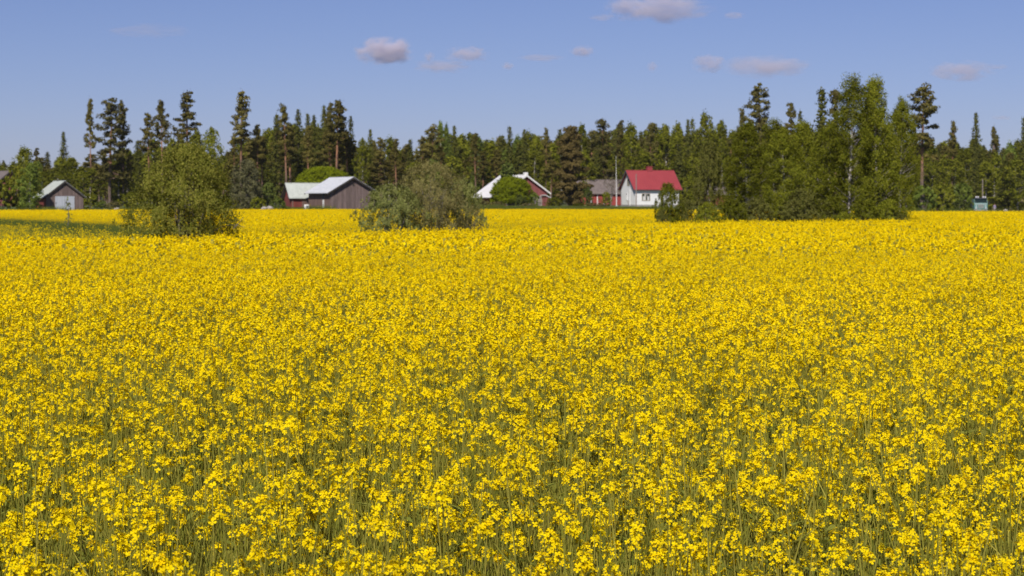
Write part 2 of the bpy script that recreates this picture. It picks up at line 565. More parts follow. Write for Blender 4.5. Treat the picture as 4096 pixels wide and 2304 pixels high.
def plan_plant(rng, H):
    """Stem path, branches with the heads they carry, leaves."""
    lean = rng.normal(size=2) * 0.07 * H
    top = np.array([lean[0], lean[1], H])
    t = np.linspace(0, 1, 5)[:, None]
    bend = rng.normal(size=3) * np.array([.02, .02, 0])
    main = top * t + bend * np.sin(t * PI)
    heads = [(top, np.array([lean[0] * 1.5, lean[1] * 1.5, H]) + rng.normal(size=3) * .15, 0.017 + .009 * rng.random())]
    br = []
    nb = int(rng.integers(3, 6))
    for k in range(nb):
        f = 0.28 + 0.50 * (k + rng.random()) / nb
        p0 = top * f + bend * math.sin(f * PI)
        a = k * 2.4 + rng.random()
        out = (0.07 + 0.10 * rng.random()) * H
        zt = H * (0.56 + 0.42 * rng.random() ** .75)
        p2 = np.array([p0[0] + math.cos(a) * out, p0[1] + math.sin(a) * out, max(zt, p0[2] + .1)])
        p1 = p0 * .45 + p2 * .55 + np.array([math.cos(a), math.sin(a), -.3]) * out * .22
        tt = np.linspace(0, 1, 4)[:, None]
        path = p0 * (1 - tt) ** 2 + 2 * p1 * tt * (1 - tt) + p2 * tt ** 2
        br.append(path)
        heads.append((p2, np.array([math.cos(a) * .25, math.sin(a) * .25, 1]) + rng.normal(size=3) * .15, 0.013 + .011 * rng.random()))
    for k in range(int(rng.integers(3, 6))):           # small low side shoots, few flowers
        f = .30 + .35 * rng.random()
        p0 = top * f
        a = rng.random() * 6.28
        o = (.05 + .08 * rng.random()) * H
        p2 = np.array([p0[0] + math.cos(a) * o, p0[1] + math.sin(a) * o, H * (.45 + .32 * rng.random())])
        p2[2] = max(p2[2], p0[2] + .06)
        tt = np.linspace(0, 1, 3)[:, None]
        br.append(p0 + (p2 - p0) * tt)
        heads.append((p2, np.array([math.cos(a) * .3, math.sin(a) * .3, 1]), .008 + .005 * rng.random()))
    lv = []
    for k in range(int(rng.integers(5, 9))):
        f = 0.12 + 0.6 * rng.random()
        p0 = top * f
        a = rng.random() * 2 * PI
        L = 0.05 + 0.10 * (1 - f) * rng.random() + .02
        d = np.array([math.cos(a), math.sin(a), .35 + .5 * rng.random()])
        lv.append((p0, d / np.linalg.norm(d), L))
    return main, br, heads, lv


def leaf_shape(s, p0, d, L, rng, mat):
    b = np.cross(d, [0, 0, 1.0])
    b /= np.linalg.norm(b) + 1e-9
    up = np.cross(b, d)
    w = L * (.17 + .12 * rng.random())
    tip = p0 + d * L - up * L * .25
    s.add(np.array([[p0, p0 + d * L * .45 - b * w - up * L * .02, tip], [p0, tip, p0 + d * L * .45 + b * w - up * L * .02]]), mat)


def pods(s, path, rng, mat, n):
    for _ in range(n):
        f = .5 + .45 * rng.random()
        k = f * (len(path) - 1)
        i = int(k)
        p = path[i] + (path[min(i + 1, len(path) - 1)] - path[i]) * (k - i)
        a = rng.random() * 2 * PI
        d = np.array([math.cos(a) * .6, math.sin(a) * .6, .8])
        L = .025 + .025 * rng.random()
        o = np.array([-math.sin(a), math.cos(a), 0]) * .0009
        s.add([[p - o, p + o, p + d * L]], mat)


def stems_of(s, main, br, rng, lod, mat):
    if lod == 0:
        s.tube(main, np.linspace(.0042, .0016, len(main)), 4, mat)
        for b in br:
            s.tube(b, np.linspace(.0023, .0012, len(b)), 3, mat)
            pods(s, b, rng, mat, 4)
        pods(s, main, rng, mat, 6)
    else:
        ribbon(s, main, .0042, rng, mat)
        for b in br:
            ribbon(s, b, .0026, rng, mat)


def patch(seed, size, dens, lod, hmean=.83, hsd=.065, grass=60, grass_h=.5):
    """A square of crop: plants plus the thin stalks and grass between them."""
    rng = np.random.default_rng(seed)
    s = Soup()
    n = int(dens * size * size)
    for i in range(n):
        o = np.array([(rng.random() - .5) * size, (rng.random() - .5) * size, 0])
        H = float(np.clip(rng.normal(hmean, hsd), .35, 1.12))
        if lod == 2:
            for k in range(5):
                p = o + np.array([rng.normal() * .06, rng.normal() * .06, H * (1 - .3 * rng.random() * (k > 0))])
                flower_head(s, rng, p, [rng.normal() * .2, rng.normal() * .2, 1], .023 + .010 * rng.random(), 2)
            a = rng.random() * PI
            w = np.array([math.cos(a), math.sin(a), 0]) * .035
            s.add([[o - w, o + w, o + w + [0, 0, H * .93], o - w + [0, 0, H * .93]]], 2)
            continue
        main, br, heads, lv = plan_plant(rng, H)
        stems_of(s, main + o, [b + o for b in br], rng, lod, 2)
        for p, ax, Rr in heads:
            flower_head(s, rng, p + o, ax, Rr, lod)
        for p0, d, L in lv[:9 if lod == 0 else 3]:
            leaf_shape(s, p0 + o, d, L, rng, 3)
    if dens == 0:                                        # long leaning stalks
        for i in range(6):
            q = np.array([(rng.random() - .5) * size, (rng.random() - .5) * size, 0])
            h = .72 + .24 * rng.random()
            l2 = rng.normal(size=2) * .16
            s.tube([q, q + [l2[0] * .4, l2[1] * .4, h * .5], q + [l2[0], l2[1], h]], [.0036, .0028, .0016], 4, 2)
    if lod < 2:
        for i in range(int(grass * size * size)):
            p = np.array([(rng.random() - .5) * size, (rng.random() - .5) * size, 0])
            h = grass_h * (.6 + .8 * rng.random())
            q = p + np.array([rng.normal() * .09, rng.normal() * .09, h])
            m = (p + q) / 2 + np.array([rng.normal() * .02, rng.normal() * .02, 0])
            ribbon(s, [p, m, q], .0028 if lod == 0 else .004, rng, 2 if rng.random() < .6 else 3)
    return s


CROP_MATS = [M['petal'], M['bud'], M['stem'], M['leaf']]
GRASS_MATS = [M['petal'], M['bud'], M['stem'], M['grass']]
DENS = 24


def grass_patch(seed, size=2.0, n=1100, h=.58, flowers=2):
    rng = np.random.default_rng(seed)
    s = Soup()
    p = np.column_stack([(rng.random((n, 2)) - .5) * size, np.zeros(n)])
    hh = h * (.5 + .8 * rng.random(n))
    d = rng.normal(size=(n, 2)) * .3
    q = p + np.column_stack([d * hh[:, None], hh])
    a = rng.random(n) * PI
    w = np.column_stack([np.cos(a), np.sin(a), np.zeros(n)]) * .012
    s.add(np.stack([p - w, p + w, q], 1), 3)
    for i in range(flowers):
        o = np.array([(rng.random() - .5) * size, (rng.random() - .5) * size, .45 + .3 * rng.random()])
        flower_head(s, rng, o, [0, 0, 1], .024, 2)
    return s


def source(soup, name, mats):
    """Mesh object that is only used by the scatter below (not in the scene)."""
    return bpy.data.objects.new(name, soup.mesh(name, mats))


def scatter(name, sources, pts, rots, idx, scl):
    """One object whose geometry nodes set a copy of sources[idx] at each point."""
    me = bpy.data.meshes.new(name)
    me.vertices.add(len(pts))
    me.vertices.foreach_set('co', np.asarray(pts, dtype=np.float32).ravel())
    for nm, ty, arr in (('spin', 'FLOAT', np.asarray(rots, np.float32)), ('pick', 'INT', np.asarray(idx, np.int32)), ('size', 'FLOAT', np.asarray(scl, np.float32))):
        at_ = me.attributes.new(nm, ty, 'POINT')
        at_.data.foreach_set('value', arr)
    o = link(name, me)
    ng = bpy.data.node_groups.new(name, 'GeometryNodeTree')
    ng.interface.new_socket('Geometry', in_out='INPUT', socket_type='NodeSocketGeometry')
    ng.interface.new_socket('Geometry', in_out='OUTPUT', socket_type='NodeSocketGeometry')
    n, l = ng.nodes, ng.links
    gi, go = n.new('NodeGroupInput'), n.new('NodeGroupOutput')
    j = n.new('GeometryNodeJoinGeometry')
    for sobj in reversed(sources):
        oi = n.new('GeometryNodeObjectInfo')
        oi.inputs['Object'].default_value = sobj
        oi.inputs['As Instance'].default_value = False
        g2 = n.new('GeometryNodeGeometryToInstance')
        l.new(oi.outputs['Geometry'], g2.inputs[0])
        l.new(g2.outputs[0], j.inputs[0])
    ip = n.new('GeometryNodeInstanceOnPoints')
    ip.inputs['Pick Instance'].default_value = True

    def attr(nm, ty):
        a = n.new('GeometryNodeInputNamedAttribute')
        a.data_type = ty
        a.inputs['Name'].default_value = nm
        return a
    a1, a2, a3 = attr('spin', 'FLOAT'), attr('pick', 'INT'), attr('size', 'FLOAT')
    cx = n.new('ShaderNodeCombineXYZ')
    l.new(a1.outputs['Attribute'], cx.inputs[2])
    l.new(gi.outputs[0], ip.inputs['Points'])
    l.new(j.outputs[0], ip.inputs['Instance'])
    l.new(a2.outputs['Attribute'], ip.inputs['Instance Index'])
    l.new(cx.outputs[0], ip.inputs['Rotation'])
    l.new(a3.outputs['Attribute'], ip.inputs['Scale'])
    l.new(ip.outputs[0], go.inputs[0])
    md = o.modifiers.new('scatter', 'NODES')
    md.node_group = ng
    return o


def build_crop():
    src = []
    for k in range(5):
        src.append(source(patch(100 + k, 1.0, DENS * (.75, .9, 1, 1.1, 1.25)[k], 0, hmean=(.78, .82, .84, .85, .88)[k], grass=330, grass_h=.56), 'near_patch', CROP_MATS))
    for k in range(5):
        src.append(source(patch(200 + k, 2.0, DENS * (.85, 1.0, 1.05, 1.15, 1.3)[k], 1, hmean=(.79, .82, .84, .85, .87)[k], grass=100, grass_h=.56), 'middle_patch', CROP_MATS))
    for k in range(5):
        src.append(source(patch(300 + k, 4.0, DENS * .75, 2), 'far_patch', CROP_MATS))
    for k in range(4):
        src.append(source(patch(400 + k, 2.0, DENS * .13, 1, hmean=.60, hsd=.12, grass=160, grass_h=.42), 'thin_patch', GRASS_MATS))
    rng = np.random.default_rng(5)
    pts, rot, idx, grass_pts = [], [], [], []
    singles = []

    def put(x, y, base, count):
        pts.append((x, y, 0.0))
        rot.append(rng.integers(0, 4) * PI / 2)
        idx.append(base + int(rng.integers(0, count)))

    def cell(x, y, s):
        """(x, y) = lower corner of a square of side s."""
        cxm, cym = x + s / 2, y + s / 2
        if abs(cxm) > 0.34 * cym + 6 + s:
            return
        zs = {zone(x + a * s, y + b * s) for a in (0.01, .5, .99) for b in (0.01, .5, .99)}
        D = math.hypot(cxm, cym)
        if s == 4.0:
            if D > 40 and zs == {0}:
                return put(cxm, cym, 10, 5)
            if zs == {3}:
                return
            for i in (0, 2):
                for j in (0, 2):
                    cell(x + i, y + j, 2.0)
        elif s == 2.0:
            z = zone(cxm, cym)
            if z == 3:
                return
            if z == 1:
                return put(cxm, cym, 15, 4)
            if z == 2:
                grass_pts.append((cxm, cym, 0.0))
                return
            if D > 14:
                return put(cxm, cym, 5, 5)
            for i in (0, 1):
                for j in (0, 1):
                    cell(x + i, y + j, 1.0)
        else:
            if 5 <= y < 8 and -2 <= x < 2:
                singles.append((x, y))
                return
            put(cxm, cym, 0, 5)

    for gy in range(0, 272, 4):
        for gx in range(-104, 104, 4):
            if gy + 4 > 3:
                cell(float(gx), float(gy), 4.0)
    # nothing grows where the photographer stands
    keep = [i for i, p in enumerate(pts) if p[1] > 3.4 or abs(p[0]) > 2.5]
    o = scatter('rapeseed_field', src, [pts[i] for i in keep], [rot[i] for i in keep], [idx[i] for i in keep], [1.0] * len(keep))
    tag(o, 'dense yellow flowering rape crop covering the whole field', 'rape crop', kind='stuff')

    gsrc = [source(grass_patch(500 + k), 'grass_patch', GRASS_MATS) for k in range(4)]
    gsrc += [source(grass_patch(520 + k, h=.17, n=1300, flowers=0), 'short_grass_patch', GRASS_MATS) for k in range(3)]
    gp = list(grass_pts)
    sc = [1.0] * len(gp)
    gi_ = [int(rng.integers(0, 4)) for _ in gp]
    for px in np.arange(-200, 4500, 26):            # rough grass between crop and yard
        e = curve(FAR_END, px)
        for k in range(7):
            D = e + 2 + k * (5.5 if px < 3500 else 9) + rng.random() * 4
            x = px_x(px + rng.random() * 26, D)
            gp.append((x, D, ground_h(x, D)))
            sc.append(1.7)
            gi_.append(4 + int(rng.integers(0, 3)) if rng.random() < .97 else int(rng.integers(0, 4)))
    g = scatter('rough_grass', gsrc, gp, rng.random(len(gp)) * 6.28, gi_, sc)
    tag(g, 'rough green grass along the ditch and behind the crop', 'grass', kind='stuff')
    return singles


SINGLES = build_crop()


def single_plants(cells):
    """The nearest plants, each a thing of its own: stem, leaves, flower heads."""
    kinds = []
    for k in range(12):
        rng = np.random.default_rng(900 + k)
        H = .70 + .26 * ((k * 5) % 12) / 11
        main, br, heads, lv = plan_plant(rng, H)
        s = Soup()
        stems_of(s, main, br, rng, 0, 0)
        parts = [('stem', s.mesh('stem', [M['stem']]))]
        for p, ax, Rr in heads:
            h = Soup()
            flower_head(h, rng, p, ax, Rr, 0)
            parts.append(('flower_head', h.mesh('flower_head', [M['petal'], M['bud']])))
        for p0, d, L in lv:
            h = Soup()
            leaf_shape(h, p0, d, L, rng, 0)
            parts.append(('leaf', h.mesh('leaf', [M['leaf']])))
        kinds.append(parts)
    rng = np.random.default_rng(77)
    n = 0
    for (x, y) in cells:
        for i in range(DENS):
            t = thing('rape_plant', (x + rng.random(), y + rng.random(), 0),
                      'yellow flowering rape plant in the sharp rows nearest the camera', 'rape plant', rng.random() * 6.28,
                      'rape plants in the nearest rows')
            sc = .92 + .2 * rng.random()
            t.scale = (sc, sc, sc)
            for nm, me in kinds[int(rng.integers(0, 12))]:
                link(nm, me, t)
            n += 1
    # grass and stalks between those plants
    src = [source(patch(700 + k, 1.0, 0, 0, grass=420, grass_h=.56), 'stalk_patch', CROP_MATS) for k in range(3)]
    pts = [(x + .5, y + .5, 0) for x, y in cells]
    o = scatter('grass_between_plants', src, pts, rng.random(len(pts)) * 6.28, rng.integers(0, 3, len(pts)), [1.0] * len(pts))
    tag(o, 'green blades and thin stalks between the nearest rape plants', 'grass', kind='stuff')


single_plants(SINGLES)

# ------------------------------------------------------------------ trees
def limb_path(p0, d, L, rng, n=4, sag=0.0):
    t = np.linspace(0, 1, n)[:, None]
    side = rng.normal(size=3) * L * .06
    return p0 + d * L * t + side * np.sin(t * PI) + np.array([0, 0, -sag * L]) * t ** 2


def pine_meshes(seed, H=14.0, cb=.5, W=4.0, dense=1.0, leafm='pine', top=.3, size=.26, taper=.42):
    rng = np.random.default_rng(seed)
    tr, cr = Soup(), Soup()
    z = np.linspace(0, 1, 9)
    ph = rng.random(2) * 6
    off = np.column_stack([np.sin(z * 3 + ph[0]) * .18, np.cos(z * 2.6 + ph[1]) * .18, np.zeros(9)])
    path = np.column_stack([np.zeros(9), np.zeros(9), z * H * .97]) + off - off[0]
    r0 = H * .0135
    tr.tube(path, r0 * (1 - z) ** .75 + .025, 7)

    def axis_at(f):
        return np.array([np.interp(f, z, path[:, k]) for k in range(3)])
    n = int(34 * dense)
    for i in range(n):
        t = (i + rng.random()) / n
        f = cb + (1 - cb) * t
        prof = (0.60 + 0.55 * math.sin(PI * min(1, t * .75 + .18))) * (1 - t) ** taper + top * t * .55
        L = W / 2 * prof * (0.45 + 0.75 * rng.random())
        a = i * 2.399 + rng.normal() * .5
        el = -0.05 + 0.75 * t + rng.normal() * .18
        d = np.array([math.cos(a) * math.cos(el), math.sin(a) * math.cos(el), math.sin(el)])
        p0 = axis_at(f)
        lp = limb_path(p0, d, L, rng, 4, -.08)
        tr.tube(lp, np.linspace(.05 * (1.2 - t), .012, 4), 3)
        nc = max(2, int(2 + L * 2.2))
        for k in range(nc):
            u = .40 + .6 * (k + rng.random() * .6) / nc
            c = p0 + (lp[-1] - p0) * u + rng.normal(size=3) * np.array([.22, .22, .10]) * W / 4
            rad = (.28 + .30 * rng.random()) * (W / 4) ** .5
            m = int(30 * dense)
            q = rng.normal(size=(m, 3))
            q /= np.linalg.norm(q, axis=1, keepdims=True)
            q *= (rng.random((m, 1)) ** .4) * np.array([rad, rad, rad * .55])
            cr.leaves(c + q, size * (.7 + .6 * rng.random(m)), rng, 0, .45, 1.5, out=q + (c - p0) * np.array([.25, .25, .1]))
    for i in range(5):                                     # dead stubs below the crown
        f = cb * (.55 + .43 * rng.random())
        a = rng.random() * 6.28
        d = np.array([math.cos(a), math.sin(a), -.1])
        tr.tube(limb_path(axis_at(f), d, .5 + .7 * rng.random(), rng, 3), [.025, .018, .008], 3)
    q = rng.normal(size=(30, 3)) * .22
    cr.leaves(axis_at(1) + q, np.full(30, size * .9), rng, 0, .5)
    return tr.mesh('trunk', [M['pinebark']]), cr.mesh('crown', [M[leafm]])


def spruce_meshes(seed, H=13.0, W=3.6, cb=.06, leafm='spruce', sparse=0.0):
    rng = np.random.default_rng(seed)
    tr, cr = Soup(), Soup()
    z = np.linspace(0, 1, 6)
    tr.tube(np.column_stack([np.sin(z * 3 + seed) * .05, np.zeros(6), z * H]), H * .012 * (1 - z) + .015, 6)
    zz = cb * H
    lay = 0
    while zz < H * .985:
        t = (zz / H - cb) / (1 - cb)
        Lm = W / 2 * (1 - t) ** .75 * (1 - .25 * math.exp(-t * 9)) + .22
        nb = 5 + int(4 * (1 - t))
        a0 = rng.random() * 6.28
        for b in range(nb):
            if rng.random() < sparse:
                continue
            L = Lm * (.6 + .55 * rng.random())
            a = a0 + b * 6.283 / nb + rng.normal() * .2
            el = .45 * t - .22 + rng.normal() * .1
            d = np.array([math.cos(a) * math.cos(el), math.sin(a) * math.cos(el), math.sin(el)])
            m = max(6, int(8 + L * 9))
            u = .15 + .85 * rng.random(m)
            c = np.array([0, 0, zz]) + d * (L * u)[:, None] + np.column_stack([np.zeros(m), np.zeros(m), .16 * L * u ** 2 - .05])
            c += rng.normal(size=(m, 3)) * np.array([.10, .10, .07]) * (1 + L * .3)
            cr.leaves(c, (.38 - .12 * t) * (.7 + .6 * rng.random(m)), rng, 0, .6, 1.7, .8, out=np.tile(d, (m, 1)))
        zz += (.30 + .16 * (1 - t)) * H / 13
        lay += 1
    tip = np.column_stack([rng.normal(size=(9, 2)) * .05, H * (.95 + .055 * rng.random(9))])
    cr.leaves(tip, np.full(9, .18), rng, 0, .2, 2.2, 1)
    return tr.mesh('trunk', [M['sprucebark']]), cr.mesh('crown', [M[leafm]])


def birch_meshes(seed, H=11.0, W=4.2, cb=.07, clumps=130, per=30, size=.32, leafm='birch', bark='birchbark', shape=1.0, lean=.25, crad=.55, blunt=False):
    rng = np.random.default_rng(seed)
    tr, cr = Soup(), Soup()
    z = np.linspace(0, 1, 8)
    path = np.column_stack([np.sin(z * 2.2 + seed) * lean, np.cos(z * 2.9 + seed) * lean * .7, z * H * .93])
    path[:, :2] -= path[0, :2]
    tr.tube(path, H * .0105 * (1 - z) ** .8 + .012, 7)
    for i in range(clumps):
        t = ((i + rng.random()) / clumps) ** .85
        f = cb + (1 - cb) * t
        prof = math.sin(PI * (t * .86 + .10)) ** .75 * (1 - .30 * t) * shape
        a = i * 2.399 + rng.normal() * .6
        if blunt:
            prof = min(1.0, (t * 3.2 + .25)) ** .6 * max(0.0, 1 - t ** 3.2) ** .6 * shape
        prof *= 1 + .22 * math.sin(2 * a + seed + t * 5) + .18 * math.sin(t * 17 + seed * 2 + a)
        rr = W / 2 * prof * (.25 + .85 * rng.random() ** .55)
        ax = np.array([np.interp(f, z, path[:, 0]), np.interp(f, z, path[:, 1]), f * H])
        c = ax + np.array([math.cos(a) * rr, math.sin(a) * rr, rng.normal() * .15])
        if rng.random() < .5 and rr > .3:
            b0 = np.array([np.interp(f - .12, z, path[:, 0]), np.interp(f - .12, z, path[:, 1]), max(.2, (f - .12)) * H])
            lp = limb_path(b0, (c - b0), 1.0, rng, 4, .05)
            tr.tube(lp, np.linspace(H * .0022, H * .0005, 4), 3, 1)
        rad = crad * (.55 + .7 * rng.random()) * W / 4.2
        q = rng.normal(size=(per, 3))
        q /= np.linalg.norm(q, axis=1, keepdims=True)
        q *= (rng.random((per, 1)) ** .45) * np.array([rad, rad, rad * 1.05])
        q[:, 2] -= np.abs(rng.normal(size=per)) * rad * .35
        cr.leaves(c + q, size * (.6 + .7 * rng.random(per)), rng, 0, .3, 1.5, .6, out=q + (c - ax) * .35)
    return tr.mesh('trunk', [M[bark], M['willowbark']]), cr.mesh('crown', [M[leafm]])


def shrub_meshes(seed, H, W, n_leaf, size, leafm, bark='willowbark', stems=9, base=.0, round_=1.0, fan=.8, clump=True, twigs=0, depth=None, stem_r=.03, skew=0.0, ragged=1.0, skirt=0.0):
    """Many-stemmed shrub: stems fan out of the base, leaves in clumps along twigs within an uneven dome."""
    rng = np.random.default_rng(seed)
    tr, cr = Soup(), Soup()
    Wy = (depth or W) / 2
    Wx = W / 2

    def env(a, zf):
        lump = 1 + ragged * (.16 * math.sin(3 * a + seed) + .13 * math.sin(5 * a + 1.7 * seed + zf * 7) + .12 * math.sin(9 * zf * 2 + a * 2) + .10 * math.sin(23 * zf + 4 * a))
        pr = max(0.0, 1 - abs((zf - .38) / (.64 if zf > .38 else .62)) ** (1.9 * round_)) ** .55
        return lump * pr
    for i in range(stems):
        a = i * 6.283 / stems + rng.normal() * .3
        rr = (.15 + .75 * rng.random()) * fan
        b0 = np.array([math.cos(a) * Wx * .16 * rng.random(), math.sin(a) * Wy * .16 * rng.random(), 0])
        zt = H * (.72 + .2 * rng.random()) * (1 - .35 * rr)
        e = np.array([math.cos(a) * Wx * rr * .9 + skew * zt, math.sin(a) * Wy * rr * .9, zt])
        mid = (b0 + e) / 2 + np.array([0, 0, H * .10]) + rng.normal(size=3) * H * .02
        t = np.linspace(0, 1, 7)[:, None]
        path = b0 * (1 - t) ** 2 + 2 * mid * t * (1 - t) + e * t ** 2
        tr.tube(path, np.linspace(stem_r * (.7 + .6 * rng.random()), stem_r * .18, 7), 5)
        for k in range(5 + twigs):
            f = .35 + .6 * rng.random()
            p = path[int(f * 6)]
            d = rng.normal(size=3) + np.array([0, 0, .8])
            d /= np.linalg.norm(d)
            tr.tube(limb_path(p, d, H * (.12 + .14 * rng.random()), rng, 3), [stem_r * .22, stem_r * .14, stem_r * .05], 3)
    nclump = max(30, n_leaf // 34)
    per = n_leaf // nclump
    made = 0
    while made < nclump:
        a = rng.random() * 6.283
        zf = base + (1 - base) * rng.random() ** .85
        e = env(a, zf)
        if e <= .03:
            continue
        rr = e * (rng.random() ** .42)
        if rng.random() > .35 + .65 * rr:
            continue
        if skirt and zf < skirt and math.cos(a) * rr > -.28:
            continue
        c = np.array([math.cos(a) * Wx * rr + skew * zf * H, math.sin(a) * Wy * rr, zf * H])
        rad = (H * .055) * (.6 + .9 * rng.random())
        q = rng.normal(size=(per, 3))
        q /= np.linalg.norm(q, axis=1, keepdims=True)
        q *= (rng.random((per, 1)) ** .5) * rad
        cc = c + q
        cc[:, 2] = np.abs(cc[:, 2]) + .01
        cr.leaves(cc, size * (.6 + .8 * rng.random(per)), rng, 0, .35, 1.9, .2, out=q + (c - np.array([0, 0, H * .35])) * .12)
        made += 1
    return tr.mesh('trunk', [M[bark]]), cr.mesh('crown', [M[leafm]])


def place_tree(name, meshes, native, px, top, wpx, D, label, cat='tree', group=None, rz=None, z=None, rng=random.Random(3), base_px=None):
    """Stand a tree (native = its own height, width) at depth D so that it is as tall and wide as in the photograph."""
    if name == 'spruce_tree':
        wpx = max(wpx, 44)
    x = px_x(base_px if base_px is not None else px, D)
    z0 = ground_h(x, D) if z is None else z
    Ht = at(px, top, D).z - z0
    sz = Ht / native[0]
    sx = wpx * WIDE.get(name, 1.12) / FPX * D / native[1]
    t = thing(name, (x, D, z0), label, cat, rng.random() * 6.28 if rz is None else rz, group)
    t.scale = (sx, sx, sz)
    link('trunk', meshes[0], t)
    link('crown', meshes[1], t)
    return t


WIDE = {'pine_tree': 1.28, 'spruce_tree': 1.45, 'birch_tree': 1.35, 'willow_bush': .95, 'sallow_bush': 1.0, 'stone_pine': .98}
PINE = [pine_meshes(10 + k, 14, .44 + .035 * k, 4.0, taper=(.75, .38, .6, .85, .5, .7)[k], top=(.15, .35, .2, .1, .3, .2)[k]) for k in range(6)]
PINEFULL = [pine_meshes(30 + k, 14, .22, 4.4, 1.25, 'pinedark') for k in range(3)]
SPRUCE = [spruce_meshes(50 + k, 13, 3.4, .06 + .05 * (k % 3), 'spruce', .12 * (k % 2)) for k in range(6)]
BIRCH = [birch_meshes(70 + k, blunt=k % 2 == 0) for k in range(6)]
BIRCHLIGHT = [birch_meshes(85 + k, leafm='birchlight') for k in range(2)]
POOL = {'pine': (PINE, (14, 4.0), 'pine_tree'), 'pinefull': (PINEFULL, (14, 4.4), 'pine_tree'), 'spruce': (SPRUCE, (13, 3.4), 'spruce_tree'),
        'birch': (BIRCH, (11, 4.4), 'birch_tree'), 'birchlight': (BIRCHLIGHT, (11, 4.4), 'birch_tree')}
TRNG = random.Random(11)

